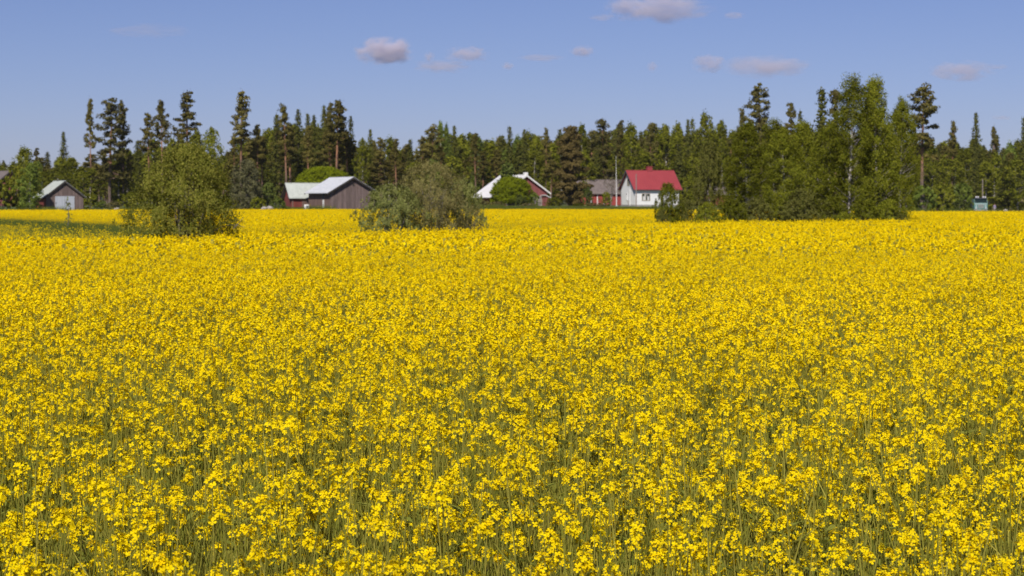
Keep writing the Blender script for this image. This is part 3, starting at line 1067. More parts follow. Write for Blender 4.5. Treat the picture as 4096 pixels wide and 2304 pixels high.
LANDMARKS = [
    ('pine', 369, 387, 46, 352, 'tall slender pine at the left end of the high pine group'),
    ('pinefull', 440, 396, 112, 340, 'broadest dark pine with heavy crown right of the small grey shed'),
    ('pinefull', 494, 408, 66, 344, 'pine whose lumpy crown leans against the broadest dark pine'),
    ('pine', 653, 399, 62, 340, 'bare-trunked pine with a small tufted crown left of the leafy willow bush'),
    ('pine', 601, 452, 58, 347, 'shorter sparse pine just left of the small tufted pine'),
    ('pine', 763, 362, 108, 346, 'tall wide pine rising directly above the leafy willow bush'),
    ('pine', 966, 357, 92, 340, 'tall lone pine with pointed crown right of the leafy willow bush'),
    ('pine', 943, 535, 56, 343, 'low pine standing at the foot of the tall lone pointed pine'),
    ('spruce', 258, 526, 38, 430, 'distant bluish spruce poking above the wood beyond the shed roof'),
    ('pine', 150, 592, 32, 430, 'small far pine top above the birches at the far left'),
    ('spruce', 194, 603, 24, 430, 'tiny far spruce top left of the distant bluish spruce'),
    ('birch', 108, 592, 84, 326, 'large dark birch behind the red barn at the left edge'),
    ('birchlight', 122, 655, 86, 284, 'pale birch with white trunk just left of the small grey shed'),
    ('birch', 858, 517, 72, 336, 'green birch top showing over the right shoulder of the leafy willow bush'),
    ('birch', 797, 527, 64, 339, 'green birch beneath the tall wide pine over the willow bush'),
    ('pine', 1028, 497, 44, 345, 'narrow pine between the lone pointed pine and the barn wood'),
    ('spruce', 1108, 450, 52, 350, 'spruce at the left end of the dark stand behind the grey barn'),
    ('pine', 1147, 417, 72, 340, 'pine with a bright orange trunk at the left of the dark stand'),
    ('spruce', 1195, 436, 54, 352, 'dark spruce second in height in the stand behind the low annex roof'),
    ('spruce', 1233, 450, 44, 356, 'dark spruce in the middle of the stand behind the annex roof'),
    ('spruce', 1258, 458, 40, 353, 'thin spruce squeezed between two taller ones behind the barn ridge'),
    ('spruce', 1298, 422, 52, 352, 'pointed spruce left of the tallest pine behind the barn'),
    ('pine', 1328, 403, 56, 347, 'pine crown just left of the tallest pine behind the barn'),
    ('pine', 1349, 398, 92, 338, 'tallest pine behind the barn, its bare orange trunk over the ridge'),
    ('spruce', 1405, 463, 40, 345, 'thin ragged spruce standing apart right of the tallest barn pine'),
    ('birch', 1447, 560, 54, 334, 'birch with a white trunk seen over the right slope of the barn'),
    ('spruce', 1482, 516, 44, 345, 'slim spruce over the right eave of the grey barn'),
    ('pine', 1528, 550, 54, 344, 'low pine between the barn and the round sallow bush'),
    ('pine', 1588, 550, 52, 346, 'brownish pine over the left flank of the sallow bush'),
    ('spruce', 1641, 556, 40, 352, 'small spruce over the crest of the sallow bush'),
    ('pine', 1728, 499, 76, 345, 'bushy dark pine directly above the sallow bush'),
    ('birchlight', 1757, 497, 60, 362, 'pale green birch top beside the bushy pine over the sallow bush'),
    ('birchlight', 1791, 505, 46, 362, 'narrow pale green birch left of a small spruce tip'),
    ('spruce', 1818, 502, 32, 362, 'small spruce tip right of the narrow pale birch'),
    ('pine', 1905, 527, 52, 352, 'pine over the back end of the white roof'),
    ('spruce', 2039, 504, 42, 356, 'spruce straight above the clipped thuja and round bush'),
    ('spruce', 2097, 516, 36, 356, 'spruce above the white cap of the red barn ridge'),
    ('pine', 2181, 508, 42, 356, 'thin pine above the right slope of the red barn'),
    ('birch', 2326, 502, 64, 354, 'green birch at the right shoulder of the big brown conifer'),
    ('pinefull', 2418, 475, 74, 350, 'brownish dense pine above the old shingle roof'),
    ('pinefull', 2481, 484, 54, 353, 'dense pine beside the flagpole top left of the red roof'),
    ('birch', 2529, 498, 70, 345, 'green birch above the left gable of the white house'),
    ('pinefull', 2597, 490, 62, 351, 'dense pine above the chimney of the white house'),
    ('birch', 2660, 507, 74, 345, 'green birch above the middle of the red house roof'),
    ('birch', 2713, 497, 64, 349, 'green birch above the right end of the red house roof'),
    ('spruce', 2750, 478, 28, 353, 'thin dark spruce, left one of a close pair right of the house'),
    ('spruce', 2767, 468, 34, 350, 'thin dark spruce, taller one of a close pair right of the house'),
    ('birch', 2817, 456, 80, 345, 'tall birch between the white house and the grove'),
    ('birch', 2890, 488, 64, 344, 'birch at the left shoulder of the grove, before the wood'),
    ('pine', 2965, 430, 52, 350, 'thin bluish pine left of the big brown pine over the grove'),
    ('pinefull', 3042, 342, 122, 335, 'big brown pine towering over the left half of the grove'),
    ('pine', 3160, 411, 54, 346, 'thin see-through pine between the big brown pine and the tall birches'),
    ('spruce', 3197, 435, 32, 346, 'small spruce next to the thin see-through pine over the grove'),
    ('spruce', 3284, 351, 92, 150, 'dark spruce left of the tallest white-stemmed birch'),
    ('pinefull', 3336, 358, 82, 146, 'dark round-topped pine between the spruce and the tallest birch'),
    ('pine', 3688, 338, 122, 330, 'tall open pine standing alone right of the grove'),
    ('pine', 3807, 481, 44, 378, 'small pine top between the open pine and the lorry'),
    ('spruce', 3899, 450, 50, 400, 'spruce top rising above the parked lorry'),
    ('pine', 3969, 500, 44, 404, 'low pine top right of the lorry pole'),
    ('spruce', 4090, 468, 44, 390, 'spruce at the right edge of the picture'),
]
VARIANT = {369: 3, 653: 5, 601: 4, 763: 0, 966: 3, 1147: 2, 1349: 5, 3688: 1}
for i, (kd, px, top, w, D, lab) in enumerate(LANDMARKS):
    pool, nat, nm = POOL[kd]
    place_tree(nm, pool[VARIANT.get(px, i * 5 + 1) % len(pool)], nat, px, top, w, D, lab, 'tree', None, rng=TRNG)

SP = pine_meshes(61, 13, .05, 7.4, 2.6, 'pinebrown', .12, .27, .62)
place_tree('stone_pine', SP, (13, 8.0), 2288, 506, 178, 322, 'big broad brown-green conifer between the red barn and the red shed', rng=TRNG)

SKY_LINE = [(-400, 600), (0, 600), (60, 628), (330, 628), (520, 580), (700, 560), (880, 590), (980, 560), (1040, 500), (1300, 470), (1400, 505), (1450, 560),
            (1680, 560), (1720, 530), (2200, 528), (2400, 512), (2780, 500), (2960, 500), (3300, 500), (3620, 540), (4100, 560), (4600, 560)]
MARKS = [(-40, 'beyond the left edge'), (30, 'over the red barn at the left edge'), (110, 'over the pale birch by the grey shed'), (180, "over the left eave of the grey shed"),
         (255, 'over the peak of the grey shed'), (330, 'over the right eave of the grey shed'), (400, 'just left of the broadest dark pine'), (470, 'just right of the broadest dark pine'),
         (540, 'in the gap left of the willow bush'), (610, 'over the left shoulder of the willow bush'), (690, 'over the left half of the willow bush'), (765, 'over the crest of the willow bush'),
         (850, 'over the right half of the willow bush'), (930, 'over the right shoulder of the willow bush'), (1000, 'over the silver willow'), (1080, 'between silver willow and barn annex'),
         (1160, 'over the left end of the annex roof'), (1235, 'over the right end of the annex roof'), (1315, 'over the back end of the barn ridge'), (1416, 'over the gable peak of the grey barn'),
         (1500, 'over the right eave of the grey barn'), (1580, 'over the left flank of the sallow bush'), (1660, 'over the left shoulder of the sallow bush'), (1740, 'over the crest of the sallow bush'),
         (1830, 'over the right shoulder of the sallow bush'), (1910, 'over the back eave of the white roof'), (1985, 'over the middle of the white roof'), (2047, 'over the globe willow'),
         (2110, 'over the ridge vent of the red barn'), (2190, 'over the right eave of the red barn'), (2290, 'over the big broad brown conifer'), (2390, 'over the old shingle roof'),
         (2465, 'over the flagpole'), (2525, 'over the gable of the white house'), (2595, 'over the red chimney'), (2680, 'over the right half of the red roof'), (2755, 'just right of the white house'),
         (2830, 'over the tall greyish sallow'), (2920, 'over the outer left birch of the grove'), (3000, 'over the pale thin trunk of the grove'), (3084, 'under the big brown pine'),
         (3150, 'over the lower birch of the grove'), (3215, 'over the pale upright trunk of the grove'), (3306, 'behind the dark spruce of the grove'), (3400, 'behind the tallest white-stemmed birch'),
         (3520, 'behind the pointed leaning birch'), (3606, 'behind the short right-end birch'), (3690, 'around the tall open pine'), (3770, 'between open pine and lorry'), (3850, 'just left of the lorry'),
         (3928, 'over the parked lorry'), (3990, 'over the person by the lorry'), (4050, 'right of the lorry'), (4110, 'at the right edge'), (4220, 'beyond the right edge')]
RANKS = ['front', 'second', 'back']
USED = set()
NAMES = {'pine': 'pine', 'pinefull': 'brownish pine', 'spruce': 'dark spruce', 'birch': 'green birch', 'birchlight': 'pale green birch'}


def forest_rows():
    rng = random.Random(23)
    for row, (D0, lift, step) in enumerate([(347, 70, 66), (362, 34, 60), (380, 6, 62)]):
        px = -180.0 + row * 21
        while px < 4290:
            p = px + rng.uniform(-14, 14)
            px += step * rng.uniform(.8, 1.2)
            D = D0 + rng.uniform(-6, 6) + (28 if p > 3640 else 0)
            sk = curve(SKY_LINE, p)
            if p < 500 or p > 3640:
                kd = rng.choices(['birch', 'spruce', 'pine', 'birchlight'], [6, 2.5, 1.5, 1.2])[0]
            elif p < 1000:
                kd = rng.choices(['birch', 'spruce', 'pine'], [4, 3, 3])[0]
            elif p < 1500:
                kd = rng.choices(['spruce', 'pine', 'birch'], [5, 4, 1])[0]
            elif p < 2250:
                kd = rng.choices(['pine', 'spruce', 'birch', 'birchlight'], [5, 2, 3, 1])[0]
            else:
                kd = rng.choices(['birch', 'pinefull', 'spruce', 'pine'], [6, 2, 2, 1])[0]
            if row == 0 and 1000 < p < 1450:
                kd = 'pine'
            top = sk + lift + rng.uniform(-14, 40) - (50 if row == 0 and 1000 < p < 1450 else 0)
            if kd == 'spruce':
                top -= 12
            w = {'pine': 64, 'pinefull': 66, 'spruce': 52, 'birch': 84, 'birchlight': 78}[kd] * rng.uniform(.8, 1.25)
            for mk in sorted(MARKS, key=lambda q: abs(q[0] - p)):
                lab = f"{NAMES[kd]} in the wood's {RANKS[row]} rank {mk[1]}"
                if lab not in USED:
                    break
            USED.add(lab)
            pool, nat, nm = POOL[kd]
            place_tree(nm, pool[rng.choice((3, 4, 5)) if row == 0 and 1000 < p < 1450 else rng.randrange(len(pool))], nat, p, top, w, D, lab, 'tree', f'{NAMES[kd]} trees of the wood', rng=rng)


forest_rows()


def deep_wood():
    """The rest of the wood: one mass of tree copies behind the rows above."""
    rng = np.random.default_rng(31)
    src = []
    for a, b in PINE[:3] + SPRUCE[:4] + BIRCH[:3]:
        me = bpy.data.objects.new('wood_tree_source', None)
        s = Soup()
        for mi, m in enumerate((a, b)):
            v = np.empty(len(m.vertices) * 3, np.float32)
            m.vertices.foreach_get('co', v)
            v = v.reshape(-1, 3)
            ls = np.empty(len(m.polygons), np.int32)
            m.polygons.foreach_get('loop_start', ls)
            sz = np.diff(np.append(ls, len(m.loops)))
            for k in np.unique(sz):
                st = ls[sz == k]
                s.add(v[st[:, None] + np.arange(k)[None]], mi)
        src.append(source(s, 'wood_tree_source', [a.materials[0], b.materials[0]]))
        bpy.data.objects.remove(me)
    nat = [14] * 3 + [13] * 4 + [11] * 3
    pts, rot, idx, sc = [], [], [], []
    for D0, low in ((394, 20), (408, 14), (424, 22), (442, 30), (470, 40)):
        px = -500.0
        while px < 4600:
            p = px + rng.uniform(-20, 20)
            px += 48 * rng.uniform(.8, 1.2) * 394 / D0
            D = D0 + rng.uniform(-6, 6) + (25 if p > 3640 else 0)
            k = int(rng.integers(0, 10))
            x = px_x(p, D)
            g = ground_h(x, D)
            Ht = at(p, curve(SKY_LINE, p) + low + rng.uniform(0, 34), D).z - g
            pts.append((x, D, g))
            rot.append(rng.random() * 6.28)
            idx.append(k)
            sc.append(Ht / nat[k])
    o = scatter('forest', src, pts, rot, idx, sc)
    tag(o, 'dark mass of the wood behind its front rows', 'forest', kind='stuff')


deep_wood()

# birches of the grove, standing by the ditch on the right
GB = [birch_meshes(120 + k, 7.2, 2.3, .08, 230, 120, .078, 'grove', 'birchbark', 1.0, .16, .58, blunt=k != 1) for k in range(4)]
GROVE = [
    (3428, 322, 150, 107, 'tallest white-stemmed birch of the grove, left of the twin top', 3394),
    (3532, 320, 140, 108, 'tall birch with a pointed leaning top at the right of the grove', 3510),
    (3600, 404, 100, 110, 'short birch at the right end of the grove', None),
    (2998, 497, 140, 108, 'birch at the left end of the grove with a pale thin trunk', None),
    (3084, 492, 140, 112, 'birch second from the left end of the grove', None),
    (3215, 492, 132, 113, 'birch with a pale upright trunk in the middle of the grove', None),
    (3150, 530, 140, 106, 'lower birch between the pale upright trunk and the left end of the grove', None),
    (3306, 500, 150, 109, 'birch below the dark spruce in the grove', None),
    (3470, 430, 150, 114, 'birch filling the gap between the two tallest birches', None),
    (2942, 560, 90, 111, 'slim birch at the outer left of the grove', None),
    (3570, 450, 100, 113, 'birch behind the right-hand tall birch', None),
]
for i, (px, top, w, D, lab, bp) in enumerate(GROVE):
    place_tree('birch_tree', GB[i % 4], (7.2, 2.45), px, top, w, D, lab, 'tree', 'birches of the grove', rng=TRNG, z=0.0, base_px=bp)

# shrubs -------------------------------------------------------------------------------
WB = shrub_meshes(5, 2.55, 3.0, 52000, .050, 'willow', ragged=1.15, skirt=.27, stems=15, base=.05, fan=.75, twigs=6, stem_r=.042, skew=.07)
wb = place_tree('willow_bush', WB, (2.55, 3.0), 732, 588, 420, 55, 'large leafy willow bush with grey stems at the left edge of the ditch', 'bush', rz=0.0, z=0.0, rng=TRNG)
tw = Soup()
rr_ = np.random.default_rng(4)
for p_, d_, L_ in (((0.9, -.3, .75), (1, 0, .12), 1.0), ((1.55, -.3, .83), (.8, 0, .6), .4), ((1.2, -.3, .78), (.6, .2, -.5), .3)):
    tw.tube(limb_path(np.array(p_), np.array(d_), L_, rr_, 4), [.012, .009, .007, .003], 4)
link('bare_branch', tw.mesh('bare_branch', [M['willowbark']]), wb)

SB = shrub_meshes(8, 2.3, 2.9, 36000, .045, 'sallow', ragged=1.5, stems=12, base=.03, fan=.7, twigs=8, stem_r=.03, round_=1.2)
place_tree('sallow_bush', SB, (2.3, 2.9), 1725, 655, 285, 71, 'tall grey-olive sallow bush with twiggy crown in the middle of the ditch', 'bush', rz=.5, z=0.0, rng=TRNG)
SG = shrub_meshes(9, 1.5, 2.4, 24000, .046, 'sallowgreen', stems=12, base=.0, fan=.85, twigs=5, stem_r=.02)
place_tree('sallow_bush', SG, (1.5, 2.4), 1572, 745, 300, 69.5, 'fresher green low sallow bush leaning left from the tall grey-olive one', 'bush', rz=1.0, z=0.0, rng=TRNG)
place_tree('sallow_bush', SG, (1.5, 2.4), 1850, 722, 190, 73, 'fresh green sallow bush at the right flank of the tall grey-olive one', 'bush', rz=3.0, z=0.0, rng=TRNG)
SY = shrub_meshes(13, 1.0, 1.4, 1800, .055, 'sallow', stems=14, base=.05, fan=.9, twigs=6, stem_r=.012)
place_tree('sallow_bush', SY, (1.0, 1.4), 1885, 835, 120, 72, 'thin low bush right of the sallow clump with rape showing through', 'bush', z=0.0, rng=TRNG)

GS = [shrub_meshes(140 + k, 1.8, 1.7, 13000, .065, 'grove' if k < 2 else 'scrub', stems=9, base=.0, fan=.8, twigs=3, stem_r=.018) for k in range(4)]
UNDER = [
    (2672, 738, 104, 99, 0, 'dark bush before the right end of the white house wall'),
    (2648, 842, 60, 97, 3, 'low twiggy bush at the foot of the bush before the house'),
    (2742, 800, 90, 101, 2, 'grey-green bush right of the bush before the house'),
    (2832, 575, 116, 112, 2, 'tall greyish sallow at the left end of the grove'),
    (2830, 812, 104, 100, 1, 'low bush under the tall greyish sallow'),
    (2925, 800, 120, 101, 0, 'low bush under the outer left birch of the grove'),
    (3030, 795, 120, 102, 2, 'low bush under the left birches of the grove'),
    (3130, 800, 110, 103, 1, 'green low bush left of the brownish one in the grove'),
    (3212, 762, 178, 102, 3, 'brownish wide bush at the foot of the grove'),
    (3330, 790, 120, 104, 0, 'green low bush right of the brownish one in the grove'),
    (3372, 850, 70, 102, 1, 'small green bush beside the white foot of the tallest birch'),
    (3460, 800, 130, 104, 1, 'low bush between the feet of the two tallest birches'),
    (3550, 805, 120, 105, 0, 'low bush under the right tall birch of the grove'),
    (3605, 858, 66, 104, 3, 'small twiggy bush at the right tip of the grove'),
]
for px, top, w, D, k, lab in UNDER:
    place_tree('bush', GS[k], (1.8, 1.75), px, top, w, D, lab, 'bush', None, z=0.0, rng=TRNG)

SAP = birch_meshes(160, 2.0, .5, .25, 40, 14, .07, 'sallowgreen', 'willowbark', 1.0, .03, .45)
place_tree('sapling', SAP, (2.0, .55), 272, 796, 34, 104, 'slim young tree in the thin crop before the shed doors', 'tree', z=0.0, rng=TRNG)

GL = shrub_meshes(171, 4.6, 6.0, 50000, .15, 'lime', ragged=.3, stems=7, base=.12, fan=.5, round_=1.5, stem_r=.10)
place_tree('globe_willow', GL, (4.6, 6.2), 2047, 711, 154, 309, 'round dense bright green globe willow before the white-roofed red barn', 'tree', rng=TRNG)
place_tree('globe_willow', GL, (4.6, 6.2), 1294, 671, 222, 318, 'wide bright green dome of a willow behind the grey barn roofs', 'tree', rz=2.2, rng=TRNG)
SV = [shrub_meshes(180 + k, 6.5, 4.0, (16000, 1500)[k], (.20, .13)[k], ('silver', 'twig')[k], stems=(6, 9)[k], base=(.03, .4)[k], fan=.6, stem_r=(.08, .05)[k], twigs=(0, 8)[k]) for k in range(2)]
place_tree('silver_willow', SV[0], (6.5, 4.1), 990, 646, 106, 287, 'silvery grey willow between the leafy willow bush and the barn annex', 'tree', rng=TRNG)
place_tree('silver_willow', SV[1], (6.5, 4.1), 2440, 692, 76, 333, 'sparse grey tree in front of the old shingle roof', 'tree', rng=TRNG)
TH = [spruce_meshes(190 + k, 5.0, 1.7, .02, 'thuja') for k in range(2)]
place_tree('thuja_tree', TH[0], (5.0, 1.8), 2031, 655, 86, 322, 'conical dark thuja behind the round bright green globe willow', 'tree', rng=TRNG)
YB = {m: [shrub_meshes(200 + 7 * k + len(m), 2.2, 2.4, 4200, .20, m, stems=7, base=.0, fan=.8, stem_r=.03) for k in range(2)] for m in ('birch', 'sallow', 'thuja', 'birchlight')}
YARD = [
    ('thuja', 2082, 780, 48, 306, 'small olive bush at the right foot of the globe willow'),
    ('birchlight', 2135, 772, 44, 308, 'light green bush against the stone foot of the red barn'),
    ('sallow', 2115, 812, 60, 304, 'low grey bush before the stone foot of the red barn'),
    ('sallow', 1925, 800, 70, 305, 'grey-brown bush below the back eave of the white roof'),
    ('sallow', 1985, 806, 64, 303, 'grey-brown low bush left of the globe willow trunk'),
    ('birch', 1880, 790, 60, 306, 'green bush right behind the sallow clump on the ditch'),
    ('thuja', 2350, 748, 42, 318, 'olive conical bush before the red shed doors'),
    ('birch', 2424, 770, 40, 314, 'dark leafy bush before the white door of the red shed'),
    ('sallow', 2380, 812, 90, 306, 'long low grey bush before the red shed'),
    ('birch', 2320, 814, 60, 306, 'low green bush left of the long grey one'),
    ('birch', 2218, 790, 60, 312, 'dark bush at the right corner of the red barn'),
    ('thuja', 1075, 735, 64, 293, 'dark bush between the silver willow and the barn annex'),
    ('birchlight', 1118, 795, 50, 288, 'light green bush at the left corner of the barn annex'),
    ('birch', 1030, 790, 60, 284, 'green bush at the foot of the silver willow'),
    ('birch', 905, 790, 80, 292, 'green bush behind the right side of the leafy willow bush'),
    ('birch', 362, 775, 62, 296, 'green bush at the right corner of the small grey shed'),
    ('birchlight', 410, 805, 60, 300, 'light green bush under the broadest dark pine'),
    ('sallow', 460, 808, 60, 298, 'dull bush right of the two thick pine trunks'),
    ('birch', 520, 770, 90, 304, 'green bush left of the leafy willow bush'),
    ('birch', 8, 722, 120, 288, 'dark bush at the left edge before the red barn'),
    ('birch', 74, 672, 100, 292, 'dark green bush between the red barn and the pale birch'),
    ('birchlight', 150, 812, 46, 286, 'small light bush at the left wall of the grey shed'),
    ('sallow', 186, 828, 40, 283, 'small twiggy bush at the left corner of the grey shed front'),
    ('birchlight', 3690, 745, 100, 300, 'light green bush right of the grove'),
    ('birch', 3770, 740, 100, 330, 'green bush between the grove and the lorry'),
    ('birchlight', 3850, 735, 80, 350, 'light green bush left of the lorry'),
    ('thuja', 3835, 800, 60, 345, 'dark low bush left of the lorry mirror'),
    ('birch', 4040, 770, 90, 390, 'green bush right of the lorry'),
    ('sallow', 4095, 790, 70, 385, 'dull bush at the right edge behind the crop'),
    ('birch', 2790, 740, 80, 318, 'green bush right of the white house corner'),
    ('birch', 2750, 700, 76, 322, 'green bush just behind the right corner of the white house'),
    ('sallow', 1600, 815, 80, 300, 'grey bush behind the left sallow by the barn'),
    ('birch', 1700, 790, 100, 310, 'green bush behind the sallow clump near the wood'),
    ('birch', 1810, 780, 100, 312, 'green bush at the wood edge left of the white roof'),
]
for i, (m, px, top, w, D, lab) in enumerate(YARD):
    place_tree('bush', YB[m][i % 2], (2.2, 2.45), px, top, w, D, lab, 'bush', None, rng=TRNG)


# ------------------------------------------------------------------ buildings
def boards(s, x0, x1, zfun, y, w=.17, z0=0.0, side=-1, rng=None, mat=0, skip=None):
    """Upright boards on a wall in the plane local y, their tops cut to zfun(x)."""
    x = x0
    while x < x1 - .02:
        e = min(x + w * rng.uniform(.85, 1.12), x1)
        a, b = x + .006, e - .006
        d = .022 + .010 * rng.random()
        if skip is None or not skip((a + b) / 2):
            pts = [(a, y, z0), (b, y, z0), (b, y, zfun(b)), ((a + b) / 2, y, max(zfun((a + b) / 2), min(zfun(a), zfun(b)))), (a, y, zfun(a))]
            s.prism(pts, (0, side * d, 0), mat)
        x = e


def rot_soup(s, M4):
    out = Soup()
    R3 = np.array([[M4[i][j] for j in range(3)] for i in range(3)], dtype=np.float32)
    T = np.array([M4[i][3] for i in range(3)], dtype=np.float32)
    for p, m in s.items:
        out.add(p @ R3.T + T, m)
    return out


def gabled(name, loc, rz, L, W, wall_h, ridge_h, label, board, roofm, vergem, ov=.4, eave=.4, cat='barn', boarded=True, foundation=None, seam=.6, th=.09, board_label=None, wallm=None, sideboard=None, eave_l=None):
    """Gabled building: ridge along local x, gables at x = -L/2 and +L/2. Returns its Empty."""
    rng = random.Random(name + label)
    t = thing(name, loc, label, cat, rz)
    hw = W / 2
    k = (ridge_h - wall_h) / hw
    core = Soup()
    core.prism([(-L / 2, -hw, 0), (-L / 2, hw, 0), (-L / 2, hw, wall_h), (-L / 2, 0, ridge_h), (-L / 2, -hw, wall_h)], (L, 0, 0))
    core.build('wall', M[wallm or board], t)
    if boarded:
        g = Soup()
        gf = lambda q: wall_h + k * (hw - abs(q))
        for sx in (-1, 1):
            tmp = Soup()
            boards(tmp, -hw, hw, gf, 0, .18, 0.05, -1, rng)
            ang = PI / 2 if sx > 0 else -PI / 2
            Mx = Matrix.Translation((sx * (L / 2 + .001), 0, 0)) @ Matrix.Rotation(ang, 4, 'Z')
            g.items += rot_soup(tmp, Mx).items
        o = g.build('gable_boards', M[board], t)
        o['kind'] = 'stuff'
        g = Soup()
        for sy in (-1, 1):
            tmp = Soup()
            boards(tmp, -L / 2 + .03, L / 2 - .03, lambda q: wall_h - .03, 0, .18, 0.05, -1, rng)
            Mx = Matrix.Translation((0, sy * (hw + .001), 0)) @ Matrix.Rotation(0 if sy < 0 else PI, 4, 'Z')
            g.items += rot_soup(tmp, Mx).items
        o = g.build('side_boards', M[sideboard or board], t)
        o['kind'] = 'stuff'
    if foundation:
        f = Soup()
        f.box(-L / 2 - .05, L / 2 + .05, -hw - .05, hw + .05, -.6, .28)
        f.build('foundation', M[foundation], t)
    # roof: two slabs meeting at the ridge
    n = math.hypot(1, k)
    rf = Soup()
    x0, x1 = -L / 2 - ov, L / 2 + ov
    for sy in (-1, 1):
        ev = eave_l if (eave_l and sy > 0) else eave
        ye, ze = sy * (hw + ev), ridge_h - k * (hw + ev) + .03
        sect = [(x0, 0, ridge_h + .03), (x0, ye, ze), (x0, ye, ze + th * n), (x0, 0, ridge_h + .03 + th * n)]
        if sy > 0:
            sect = sect[::-1]
        rf.prism(sect, (x1 - x0, 0, 0))
    ro = rf.build('roof', M[roofm], t)
    if seam:
        sm = Soup()
        x = x0 + seam / 2
        while x < x1:
            for sy in (-1, 1):
                ev = eave_l if (eave_l and sy > 0) else eave
                ye, ze = sy * (hw + ev), ridge_h - k * (hw + ev) + .03
                z1 = th * n
                sm.prism([(x - .015, ye, ze + z1), (x + .015, ye, ze + z1), (x + .015, ye, ze + z1 + .035), (x - .015, ye, ze + z1 + .035)], (0, -ye, ridge_h + .03 - ze))
            x += seam
        so = sm.build('roof_seams', M[roofm], ro)
        so['kind'] = 'stuff'
    rc = Soup()
    rc.box(x0 - .01, x1 + .01, -.10, .10, ridge_h + .03 + th * n - .05, ridge_h + .03 + th * n + .03)
    rc.build('ridge_cap', M[roofm], ro)
    for sx in (-1, 1):
        for sy in (-1, 1):
            ev = eave_l if (eave_l and sy > 0) else eave
            ye, ze = sy * (hw + ev), ridge_h - k * (hw + ev) + .03
            b = Soup()
            xx = x0 - .028 if sx < 0 else x1 + .003
            sect = [(xx, 0, ridge_h - .17), (xx, ye, ze - .17), (xx, ye, ze + th * n * .7), (xx, 0, ridge_h + .03 + th * n * .7)]
            if sy > 0:
                sect = sect[::-1]
            b.prism(sect, (.025, 0, 0))
            b.build('barge_board', M[vergem], t)
    return t


def plank_door(t, x0, x1, z0, z1, y, mat, axis='x', side=-1, name='door', nb=8, label=None, handle=True):
    """Boarded door leaf on a wall; axis x: wall in plane y; axis y: wall in plane x."""
    s = Soup()
    w = (x1 - x0) / nb
    for i in range(nb):
        a, b = x0 + i * w + .006, x0 + (i + 1) * w - .006
        d = .05 + .008 * (i % 2)
        if axis == 'x':
            s.box(a, b, min(y, y + side * d), max(y, y + side * d), z0, z1)
        else:
            s.box(min(y, y + side * d), max(y, y + side * d), a, b, z0, z1)
    o = s.build(name, M[mat], t)
    if label:
        o['label'] = label
    if handle:
        h = Soup()
        xm, zm = x1 - .12, (z0 + z1) / 2
        if axis == 'x':
            h.box(xm - .02, xm + .02, y + side * .11 - .02, y + side * .06 + .02, zm - .12, zm + .12)
        else:
            h.box(y + side * .09 - .03, y + side * .09 + .03, xm - .02, xm + .02, zm - .12, zm + .12)
        h.build('handle', M['rubber'], o)
    return o


PHI = R(20)


def gable_front(px, D, L, phi):
    """Centre of a building whose front gable stands at pixel column px, depth D, its ridge running back to the left by phi."""
    g = at(px, 835, D)
    return g.x - math.sin(phi) * L / 2, D + math.cos(phi) * L / 2


# small grey shed, far left: gable to the camera, ridge running back to the left
c = at(259, 839, 290)
shed = gabled('grey_shed', (*gable_front(259, 290, 5.6, R(28)), .70), PI / 2 + R(28), 5.6, 5.5, 2.05, 4.15, 'small weathered grey shed with two pale doors at the far left of the field',
              'greyboard', 'greenroof', 'darkwood', .30, .42, 'shed', seam=0, sideboard='redboard')
for i, (a, b) in enumerate(((-1.42, -.02), (.02, 1.42))):
    plank_door(shed, a, b, .05, 2.02, -2.8 - .035, 'doorwhite', 'y', -1, 'door', 7)
s = Soup()
s.box(-2.8 - .06, -2.8 - .034, -2.6, 2.6, 2.06, 2.2)
s.build('beam', M['greyboard'], shed)

# grey barn with annex
c = at(1411, 835, 290)
BZ = .66
barn = gabled('grey_barn', (*gable_front(1411, 290, 9.4, R(25)), BZ), PI / 2 + R(25), 9.4, 6.95, 2.75, 4.75, 'large weathered grey barn with pale metal roof and plain boarded gable',
              'greyboard', 'greyroof', 'darkwood', .45, .55, 'barn', seam=.7, sideboard='brownboard')
# local +y is the long left wall
dl = Soup()
dl.box(-2.2, -1.55, 3.45 + .03, 3.45 + .09, .05, 1.55)
o = dl.build('door', M['whitepaint'], barn)
o['label'] = 'narrow white door in the brown side wall'
h_ = Soup()
h_.box(-2.12, -2.06, 3.54, 3.60, .75, .95)
h_.build('handle', M['rubber'], o)
wd = Soup()
wd.box(-2.2, -1.55, 3.45 + .03, 3.45 + .08, 1.60, 2.55)
o = wd.build('hatch', M['bluegrey'], barn)
vt = Soup()
vt.box(-4.7 - .07, -4.7 - .035, -.25, .05, 3.55, 3.85)
vt.build('vent', M['darkwood'], barn)

c = at(1200, 831, 298)
annex = gabled('barn_annex', (c.x + .55, 300.6, .85), R(20), 5.4, 4.4, 1.85, 3.75, 'low red annex with pale greenish roof joined to the left of the grey barn',
               'redboard', 'greenroof', 'darkwood', .45, .40, 'barn', seam=0)
plank_door(annex, -1.1, .0, .05, 1.75, -2.2 - .03, 'brownboard', 'x', -1, 'door', 6, 'brown boarded door in the red wall')
post = Soup()
post.box(-2.62, -2.44, -2.30, -2.235, .02, 1.84)
post.build('corner_board', M['brownboard'], annex)

# white box with a dark opening beside the barn
c = at(1226, 832, 291)
wb_ = thing('white_cabinet', (c.x, 291, .72), 'small white cabinet with a dark opening standing by the barn annex wall', 'cabinet', R(-6))
s = Soup()
s.box(-.30, .36, -.25, .25, .12, .80)
s.build('body', M['whitepaint'], wb_)
s = Soup()
s.box(.02, .30, -.262, -.252, .30, .62)
s.build('door', M['bluegrey'], wb_)
for x in (-.24, .28):
    s = Soup()
    s.box(x - .03, x + .03, -.2, .2, 0, .12)
    s.build('leg', M['concrete'], wb_)

